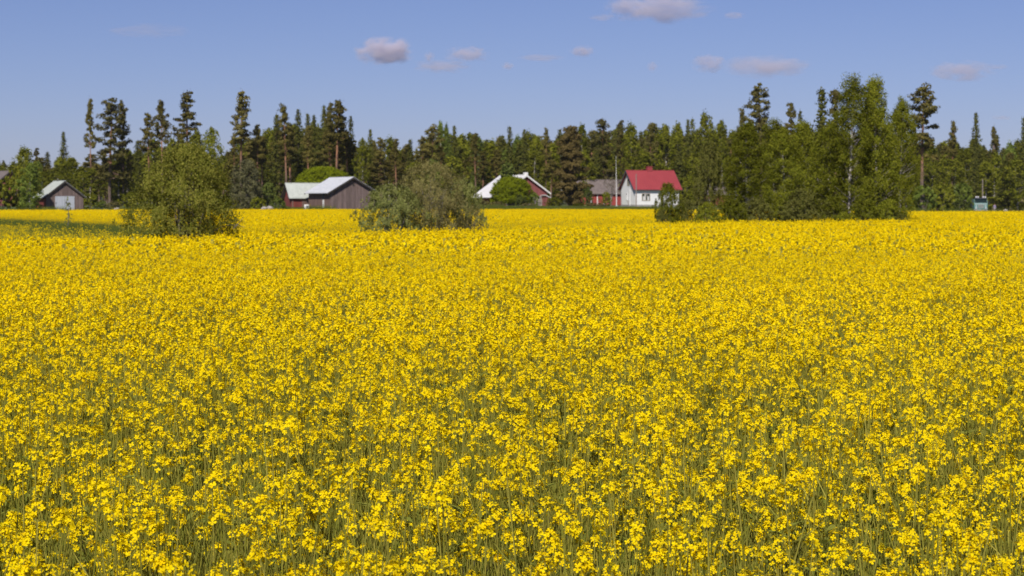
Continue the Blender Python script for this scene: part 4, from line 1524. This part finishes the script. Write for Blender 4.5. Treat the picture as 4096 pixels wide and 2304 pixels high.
# red barn with white roof
c = at(2104, 822, 322)
rbarn = gabled('red_barn', (*gable_front(2103, 322, 10.4, R(23)), 1.22), PI / 2 + R(23), 10.4, 7.5, 2.35, 4.95, 'red barn with a bright white metal roof half hidden by the globe willow',
               'rosyboard', 'whiteroof', 'whitepaint', .45, .5, 'barn', seam=.7, eave_l=1.5)
s = Soup()
s.box(-5.3, -4.7, -.35, .25, 4.95, 5.45)
s.build('ridge_vent', M['whitepaint'], rbarn)
# stone foot of its gable: single stones
rg = random.Random(8)
row_z = 0.0
while row_z < 1.45:
    hh = rg.uniform(.24, .36)
    y = -3.6
    while y < 3.3:
        ww = rg.uniform(.34, .7)
        y2 = min(y + ww, 3.55)
        s = Soup()
        d = rg.uniform(.06, .14)
        j = lambda: rg.uniform(-.03, .03)
        f0 = [(-5.2 - .034, y + .015, row_z + .015), (-5.2 - .034, y2 - .015, row_z + .015), (-5.2 - .034, y2 - .015, row_z + hh - .015), (-5.2 - .034, y + .015, row_z + hh - .015)]
        f1 = [(-5.2 - .04 - d, q[1] * 1 + (.05 if i in (0, 3) else -.05) + j(), q[2] + (.04 if i < 2 else -.04) + j()) for i, q in enumerate(f0)]
        s.add([f1])
        for i in range(4):
            k2 = (i + 1) % 4
            s.add([[f0[i], f0[k2], f1[k2], f1[i]]])
        s.build('stone', M['stone'], rbarn)
        y = y2
    row_z += hh
# lean-to on its right
c2 = at(2188, 822, 322)
lean = thing('red_lean_to', (px_x(2192, 321), 321.5, 1.20), 'narrow red lean-to with a white roof edge at the right corner of the red barn', 'shed', R(20))
s = Soup()
s.prism([(-.35, 0, 0), (.38, 0, 0), (.38, 0, 1.30), (-.35, 0, 1.62)], (0, 3.0, 0))
s.build('wall', M['rosyboard'], lean)
s = Soup()
s.prism([(-.55, -.25, 1.74), (.62, -.25, 1.22), (.62, -.25, 1.34), (-.55, -.25, 1.86)], (0, 3.4, 0))
s.build('roof', M['whiteroof'], lean)
s = Soup()
g = random.Random(5)
boards(s, -.35, .38, lambda q: 1.46 - q * .42, -.002, .16, .05, -1, g)
o = s.build('boards', M['rosyboard'], lean)
o['kind'] = 'stuff'

# red shed with old shingle roof
c = at(2400, 822, 345)
rshed = gabled('red_shed', (c.x - .2, 347, 1.30), R(12), 7.6, 4.8, 2.25, 4.35, 'bright red shed with a worn grey-brown shingle roof left of the white house',
               'redpaint', 'shingle', 'darkwood', .35, .4, 'shed', seam=0)
for xa in (-1.9, -.8, .35, 1.6):
    s = Soup()
    s.box(xa - .08, xa + .08, -2.4 - .06, -2.4 - .035, .05, 2.1)
    s.build('door_post', M['whitepaint'], rshed)
plank_door(rshed, -.70, .25, .05, 2.0, -2.4 - .034, 'redpaint', 'x', -1, 'door', 5)
plank_door(rshed, .45, 1.5, .05, 2.0, -2.4 - .034, 'redpaint', 'x', -1, 'door', 5)
# detached left bay seen past the conifer
c = at(2327, 822, 338)
bay = thing('red_outhouse', (c.x, 338, 1.27), 'little flat red outhouse wall with a white corner board by the big conifer', 'shed', R(8))
s = Soup()
s.box(-.85, .85, 0, 2.6, 0, 2.2)
s.build('wall', M['redpaint'], bay)
s = Soup()
boards(s, -.72, .85, lambda q: 2.18, -.001, .16, .04, -1, random.Random(6))
o = s.build('boards', M['redpaint'], bay)
o['kind'] = 'stuff'
s = Soup()
s.box(-.87, -.74, -.04, -.001, .03, 2.2)
s.build('corner_board', M['whitepaint'], bay)
s = Soup()
s.prism([(-1.1, -.35, 2.2), (1.1, -.35, 2.2), (1.1, -.35, 2.3), (-1.1, -.35, 2.3)], (0, 3.3, .35))
s.build('roof', M['shingle'], bay)

# white house with red roof
TH_H = R(19)
HL, HW = 7.45, 5.9
u = Vector((math.cos(TH_H), math.sin(TH_H), 0))
nrm = Vector((math.sin(TH_H), -math.cos(TH_H), 0))
corner = at(2541, 826, 313)
hc = corner + u * HL / 2 - nrm * HW / 2
house = gabled('white_house', (hc.x, hc.y, 1.18), TH_H, HL, HW, 2.95, 5.62, 'small white plastered house with a red metal roof and red chimney', 'plaster', 'redroof', 'bluegrey', .42, .42, 'house', boarded=False,  # bluegrey barge boards: shade of the roof overhang put into their colour
               foundation='concrete', seam=.42, th=.07)
s = Soup()
s.box(-.55 + .0, .30, -.32, .32, 5.1, 6.28)
o = s.build('chimney', M['redroof'], house)
s = Soup()
s.box(-.60, .35, -.37, .37, 6.281, 6.36)
s.build('chimney_cap', M['redroof'], o)
s = Soup()
s.box(-HL / 2 - .3, HL / 2 + .3, -HW / 2 - .40, -HW / 2 - .012, 2.52, 2.56)
s.build('soffit', M['bluegrey'], house)  # dark bluish colour paints in the shade under the eave


def window(t, x0, x1, z0, z1, plane, axis='x', panes=1, curtain=(), framem='beige'):
    """Casement window on a wall: frame, sill, panes set back in it, curtains behind the glass line."""
    def bx(s, a, b, d0, d1, c0, c1):
        lo, hi = min(plane - d0, plane - d1), max(plane - d0, plane - d1)
        if axis == 'x':
            s.box(a, b, lo, hi, c0, c1)
        else:
            s.box(lo, hi, a, b, c0, c1)
    w = .07
    f = Soup()
    bx(f, x0 - w, x1 + w, .002, .06, z1, z1 + w)
    bx(f, x0 - w, x1 + w, .002, .06, z0 - w, z0)
    bx(f, x0 - w, x0, .002, .06, z0, z1)
    bx(f, x1, x1 + w, .002, .06, z0, z1)
    pw = (x1 - x0) / panes
    for i in range(1, panes):
        bx(f, x0 + i * pw - .035, x0 + i * pw + .035, .002, .055, z0, z1)
    win = f.build('window', M[framem], t)
    for i in range(panes):
        s = Soup()
        bx(s, x0 + i * pw + (.036 if i else .0), x0 + (i + 1) * pw - (.036 if i < panes - 1 else .0), .004, .02, z0, z1)
        s.build('pane', M['glass'], win)
    for a, b, c0, c1 in curtain:
        s = Soup()
        n = 6
        for j in range(n):
            bx(s, a + (b - a) * j / n, a + (b - a) * (j + 1) / n, .0205, .026 + .006 * (j % 2), c0, c1)
        s.build('curtain', M['curtain'], win)
    return win


wx0 = 1.15 - HL / 2
window(house, wx0, wx0 + 1.30, .98, 1.98, -HW / 2, 'x', 3,
       [(wx0 + .14, wx0 + .40, .99, 1.60), (wx0 + .95, wx0 + 1.18, .99, 1.60), (wx0 + .47, wx0 + .62, .99, 1.97)])
# gable: attic window and a narrow one below (left gable at local x = -L/2; local -y is the front side)
window(house, -.62, .30, 3.35, 4.35, -HL / 2, 'y', 2)
window(house, .35, .72, 1.05, 2.05, -HL / 2, 'y', 1, [(.37, .70, 1.06, 1.75)], 'plaster')
s = Soup()
s.tube([(-HL / 2 - .06, -.9, .1), (-HL / 2 - .06, -.9, 2.7)], [.045, .045], 6)
s.build('drainpipe', M['whitepaint'], house)

# red barn at the left edge
c = at(40, 826, 330)
lb = gabled('red_barn', (*gable_front(42, 329, 8.5, R(30)), 1.0), PI / 2 + R(30), 8.5, 6.6, 3.2, 5.95, 'old red barn with a pale grey roof at the left edge of the picture',
            'rosyboard', 'shingle', 'darkwood', .4, .5, 'barn', seam=0)
# small red shed behind the grove
c = at(2850, 822, 335)
gs_ = gabled('small_red_shed', (c.x + 1.0, 336, 1.28), R(-22), 4.6, 3.6, 1.9, 3.0, 'small red shed with white corner board glimpsed left of the birch grove', 'redboard', 'shingle', 'whitepaint', .3, .3, 'shed', seam=0)
s = Soup()
s.box(-2.36, -2.2, -1.86, -1.836, .03, 1.88)
s.build('corner_board', M['whitepaint'], gs_)

# ------------------------------------------------------------------ poles, stones, lorry, person
# flagpole
c = at(2466, 826, 314)
fp = thing('flagpole', (c.x, 314, 1.2), 'slender white flagpole left of the white house', 'flagpole')
zt = at(2462, 628, 314).z - 1.2
s = Soup()
s.tube([(0, 0, 0), (-.03, 0, zt * .5), (-.10, 0, zt)], [.075, .045, .012], 8, cap=True)
s.build('pole', M['whitepaint'], fp)
s = Soup()
s.tube([(-.10, 0, zt), (-.10, 0, zt + .06), (-.10, 0, zt + .12)], [.02, .07, .01], 8, cap=True)
s.build('finial', M['whitepaint'], fp)
s = Soup()
s.box(-.16, .16, -.16, .16, -.2, .18)
s.build('base', M['concrete'], fp)


def wood_pole(px, top, D, label, r=.1, z=None, arm=True):
    x = px_x(px, D)
    z0 = ground_h(x, D) if z is None else z
    t = thing('utility_pole', (x, D, z0), label, 'pole')
    zt = at(px, top, D).z - z0
    s = Soup()
    s.tube([(0, 0, -.3), (.02, 0, zt * .5), (0, 0, zt)], [r, r * .9, r * .72], 8, cap=True)
    s.build('pole', M['polewood'], t)
    if arm:
        s = Soup()
        s.box(-.45, .45, -.05, .05, zt - .42, zt - .32)
        s.build('cross_arm', M['polewood'], t)
        for xx in (-.38, .38):
            s = Soup()
            s.tube([(xx, 0, zt - .32), (xx, 0, zt - .24), (xx, 0, zt - .18)], [.02, .045, .03], 6, cap=True)
            s.build('insulator', M['whitepaint'], t)
    return t


wood_pole(2544, 695, 306, 'thin grey wooden pole before the front corner of the white house', .095, arm=False)
wood_pole(3928, 716, 372, 'bare wooden pole standing in front of the parked lorry', .12, z=0.0, arm=False)
wood_pole(2512, 800, 304, 'short wooden post in the yard before the gable of the white house', .07, arm=False)


def boulder(px, py, w, D, label, seed):
    rng = np.random.default_rng(seed)
    p = at(px, py, D)
    me = bpy.data.meshes.new('boulder')
    import bmesh
    bm = bmesh.new()
    bmesh.ops.create_icosphere(bm, subdivisions=3, radius=1.0)
    k = rng.normal(size=(5, 3))
    for v in bm.verts:
        d = 1 + sum(.10 * math.sin(v.co.dot(Vector(q)) * 2.2 + i) for i, q in enumerate(k))
        v.co *= d
        v.co.z *= .62
    bm.to_mesh(me)
    bm.free()
    me.materials.append(M['stone'])
    o = link('boulder', me)
    r = w / FPX * D / 2
    o.scale = (r, r * .9, r)
    o.location = (p.x, D, p.z - r * .1)
    tag(o, label, 'stone')


boulder(1055, 833, 24, 268, 'left grey boulder behind the crop, left of the barn annex', 1)
boulder(1078, 831, 26, 270, 'larger grey boulder right of the other one left of the barn annex', 2)
boulder(4023, 842, 18, 300, 'pale stone at the field edge right of the lorry', 3)
boulder(468, 836, 22, 262, 'low grey stone at the crop edge under the pine trunks', 4)


def lorry():
    D = 366
    x = px_x(3922, D)
    t = thing('lorry', (x, D, -.05), 'teal and white lorry seen from the front with round lamps on its roof', 'lorry', R(-2))
    w = 1.22

    def part(nm, mat, fn, par=t, label=None):
        s = Soup()
        fn(s)
        o = s.build(nm, M[mat], par)
        if label:
            o['label'] = label
        return o
    cab = part('cab', 'teal', lambda s: (s.box(-w, w, 0, 2.0, .55, 1.72), s.prism([(-w, 0, 1.722), (w, 0, 1.722), (w * .94, .28, 2.55), (-w * .94, .28, 2.55)][::1], (0, 1.7, 0))))
    part('cargo_body', 'bluegrey', lambda s: s.box(-w, w, 2.1, 8.2, .9, 2.5))
    part('windscreen', 'glass', lambda s: s.add([[(-w * .93, .03 - .02, 1.78), (w * .93, .03 - .02, 1.78), (w * .88, .24 - .02, 2.44), (-w * .88, .24 - .02, 2.44)]]))
    part('roof_visor', 'bluegrey', lambda s: s.box(-w * .95, w * .95, -.02, .5, 2.55, 2.66))
    part('grille', 'concrete', lambda s: [s.box(-.55, .55, -.03, -.002, .85 + i * .13, .93 + i * .13) for i in range(5)])
    part('bumper', 'concrete', lambda s: s.box(-w * 1.02, w * 1.02, -.16, -.004, .35, .60))
    part('front_panel', 'tealpale', lambda s: s.box(-w * .95, w * .95, -.022, -.003, 1.50, 1.68))
    for sx in (-1, 1):
        part('side_panel', 'tealpale', lambda s: s.box(sx * .86 - .10, sx * .86 + .12, -.025, -.003, .70, 1.46))
        part('headlight', 'lamp', lambda s: s.tube([(sx * .9, -.18, .80), (sx * .9, -.026, .80)], [.13, .11], 10, cap=True))
        m_ = part('mirror', 'rubber', lambda s: s.box(sx * (w + .30) - .12, sx * (w + .30) + .12, -.06, .04, 1.45, 1.95))
        part('mirror_arm', 'rubber', lambda s: s.tube([(sx * w, 0, 1.9), (sx * (w + .3), 0, 1.97)], [.02, .02], 4), m_)
        for yy in (.9, 6.6):
            wh = part('wheel', 'rubber', lambda s: s.tube([(sx * (w - .30), yy, .5), (sx * (w - .02), yy, .5)], [.5, .5], 16, cap=True))
            part('hub', 'concrete', lambda s: s.tube([(sx * (w - .02), yy, .5), (sx * (w + .02), yy, .5)], [.2, .16], 10, cap=True), wh)
    part('lamp_bar', 'rubber', lambda s: s.box(-1.0, 1.0, .12, .18, 2.68, 2.74))
    for xx in (-.86, -.52, .42, .80):
        part('roof_lamp', 'lamp', lambda s: s.tube([(xx, .05, 2.86), (xx, .17, 2.86)], [.15, .12], 12, cap=True))


lorry()


def skin_part(name, verts, edges, radii, mat, parent, sub=1):
    me = bpy.data.meshes.new(name)
    me.from_pydata(verts, edges, [])
    me.materials.append(mat)
    o = link(name, me, parent)
    md = o.modifiers.new('skin', 'SKIN')
    sv = me.skin_vertices[0].data if me.skin_vertices else None
    if sv is None:
        me.attributes.new
    for i, r in enumerate(radii):
        me.skin_vertices[0].data[i].radius = (r, r * .85)
    me.skin_vertices[0].data[0].use_root = True
    ss = o.modifiers.new('subsurf', 'SUBSURF')
    ss.levels = sub
    ss.render_levels = sub
    return o


def person():
    D = 370
    t = thing('person', (px_x(3977, D), D, -.1), 'person in a lavender jacket and pale trousers standing right of the lorry', 'person', R(10))
    V = [(0, 0, .88), (0, 0, 1.08), (0, 0, 1.30), (0, 0, 1.42), (0, -.02, 1.53), (0, 0, 1.62),
         (.09, 0, .84), (.10, .01, .47), (.10, .02, .08), (.10, -.12, .04),
         (-.09, 0, .84), (-.10, .01, .47), (-.10, .02, .08), (-.10, -.12, .04),
         (.18, 0, 1.32), (.23, .01, 1.06), (.23, -.06, .84), (.23, -.09, .75),
         (-.18, 0, 1.32), (-.23, .01, 1.06), (-.23, -.06, .84), (-.23, -.09, .75)]
    E = [(0, 1), (1, 2), (2, 3), (3, 4), (4, 5), (0, 6), (6, 7), (7, 8), (8, 9), (0, 10), (10, 11), (11, 12), (12, 13),
         (2, 14), (14, 15), (15, 16), (16, 17), (2, 18), (18, 19), (19, 20), (20, 21)]
    Rr = [.13, .12, .14, .055, .095, .08, .09, .065, .045, .04, .09, .065, .045, .04, .06, .045, .035, .03, .06, .045, .035, .03]
    skin_part('body', V, E, Rr, M['skin'], t)
    jv = [V[i] for i in (0, 1, 2, 14, 15, 16, 18, 19, 20)] + [(0, 0, 1.38)]
    je = [(0, 1), (1, 2), (2, 3), (3, 4), (4, 5), (2, 6), (6, 7), (7, 8), (2, 9)]
    skin_part('jacket', jv, je, [.16, .15, .165, .08, .062, .05, .08, .062, .05, .085], M['lavender'], t)
    tv = [V[i] for i in (0, 6, 7, 8, 10, 11, 12)]
    skin_part('trousers', tv, [(0, 1), (1, 2), (2, 3), (0, 4), (4, 5), (5, 6)], [.145, .105, .082, .062, .105, .082, .062], M['trouser'], t)
    s = Soup()
    for sx in (-.1, .1):
        s.box(sx - .05, sx + .05, -.2, .07, 0, .09)
    s.build('shoes', M['rubber'], t)
    me = bpy.data.meshes.new('hair')
    import bmesh
    bm = bmesh.new()
    bmesh.ops.create_uvsphere(bm, u_segments=12, v_segments=8, radius=.112)
    for v in bm.verts:
        v.co.y += .02
        v.co.z = max(v.co.z, -.03) + 1.60
    bm.to_mesh(me)
    bm.free()
    me.materials.append(M['hair'])
    link('hair', me, t)


try:
    person()
except Exception as ex:
    print('person failed', ex)


# ------------------------------------------------------------------ clouds
def cloud_mat(name, dens, seed, bottom):
    m, n, l, out = new_mat(name)
    tc = n.new('ShaderNodeTexCoord')
    no = n.new('ShaderNodeTexNoise')
    no.inputs['Scale'].default_value = 2.0
    no.inputs['Detail'].default_value = 7
    no.inputs['Roughness'].default_value = .55
    mp = n.new('ShaderNodeMapping')
    mp.inputs['Location'].default_value = (seed * 3.7, seed * 1.3, seed * 2.1)
    mp.inputs['Scale'].default_value = (1.2, 1.2, 1.0)
    l.new(tc.outputs['Object'], mp.inputs[0])
    l.new(mp.outputs[0], no.inputs['Vector'])
    ln = n.new('ShaderNodeVectorMath')
    ln.operation = 'LENGTH'
    l.new(tc.outputs['Object'], ln.inputs[0])

    def math_(op, a, b):
        k = n.new('ShaderNodeMath')
        k.operation = op
        for i, q in enumerate((a, b)):
            if isinstance(q, (int, float)):
                k.inputs[i].default_value = q
            else:
                l.new(q, k.inputs[i])
        return k.outputs[0]
    fall = math_('SUBTRACT', 1.0, ln.outputs['Value'])
    nn = math_('MULTIPLY', math_('SUBTRACT', no.outputs[0], .5), 3.4)
    v = math_('ADD', math_('MULTIPLY', fall, 1.15), nn)
    v = math_('SUBTRACT', v, .22)
    mr = n.new('ShaderNodeMapRange')
    mr.inputs[1].default_value = 0
    mr.inputs[2].default_value = .55
    l.new(v, mr.inputs[0])
    edge = n.new('ShaderNodeMapRange')
    edge.inputs[1].default_value = 0
    edge.inputs[2].default_value = .22
    l.new(fall, edge.inputs[0])
    d = math_('MULTIPLY', math_('MULTIPLY', mr.outputs[0], edge.outputs[0]), dens)
    vol = n.new('ShaderNodeVolumePrincipled')
    vol.inputs['Color'].default_value = (.88, .84, .94, 1)
    vol.inputs['Anisotropy'].default_value = 0.0
    l.new(d, vol.inputs['Density'])
    l.new(vol.outputs[0], out.inputs['Volume'])
    return m


CLOUDS = [
    (1540, 205, 215, 100, 4.40, 'bright rounded white cloud, the most solid one, above the sallow bush'),
    (1868, 217, 175, 54, 1.76, 'grey flat cloud right of the bright rounded one'),
    (1768, 266, 220, 46, 1.35, 'low thin grey streak of cloud below the flat grey cloud'),
    (1716, 225, 44, 36, 1.08, 'tiny wisp between the bright rounded cloud and the flat grey one'),
    (2031, 264, 52, 26, 1.22, 'tiny lone puff right of the low grey streak'),
    (2165, 231, 180, 26, 0.94, 'long thin wisp left of the small oval puff'),
    (2330, 204, 96, 40, 1.76, 'small oval grey puff above the big brown conifer'),
    (2609, 267, 44, 40, 0.81, 'tiny upright wisp above the white house'),
    (2836, 253, 130, 70, 1.49, 'dull triangular cloud left of the long pinkish one'),
    (3066, 266, 330, 80, 2.03, 'long pinkish cloud with a bright left end over the grove'),
    (2655, 30, 350, 112, 2.29, 'large pinkish cloud touching the top edge of the picture'),
    (2500, 28, 150, 90, 1.35, 'grey left shoulder cloud of the large top-edge one'),
    (2410, 70, 110, 26, 0.81, 'thin wisp left of the large top-edge cloud'),
    (2935, 61, 90, 26, 0.94, 'thin wisp right of the large top-edge cloud'),
    (3850, 284, 240, 74, 1.76, 'pinkish grey cloud at the right above the lorry'),
    (3990, 268, 90, 20, 0.68, 'faint streak at the right tip of the right-hand cloud'),
    (590, 122, 320, 50, 0.47, 'very faint wide veil high at the left'),
    (4005, 471, 80, 16, 0.68, 'faint flat streak just above the wood at the right'),
]
CD = 14000.0
import bmesh
_bm = bmesh.new()
bmesh.ops.create_icosphere(_bm, subdivisions=3, radius=1.0)
for k, (px, py, w, h, dens, lab) in enumerate(CLOUDS):
    me = bpy.data.meshes.new('cloud')
    _bm.to_mesh(me)
    p = at(px, py, CD)
    rx, rz_ = w * 1.25 / FPX * CD / 2, h * 1.35 / FPX * CD / 2
    ry = rx * .6
    me.materials.append(cloud_mat('cloud_vapour', dens / (2 * ry) * 1.2, k + 1, .5))
    o = link('cloud', me)
    o.location = p
    o.scale = (rx, ry, rz_)
    tag(o, lab, 'cloud')
_bm.free()


# ------------------------------------------------------------------ air
def haze():
    s = Soup()
    s.box(-7300, 7300, -3300, 7300, -2.0, 24.0)
    m, n, l, out = new_mat('thin_air')
    v = n.new('ShaderNodeVolumePrincipled')
    v.inputs['Color'].default_value = (.86, .90, 1.0, 1)
    v.inputs['Density'].default_value = HAZE
    v.inputs['Anisotropy'].default_value = 0.2
    l.new(v.outputs[0], out.inputs['Volume'])
    tag(s.build('haze', m), kind='stuff')


HAZE = 0.00005
haze()
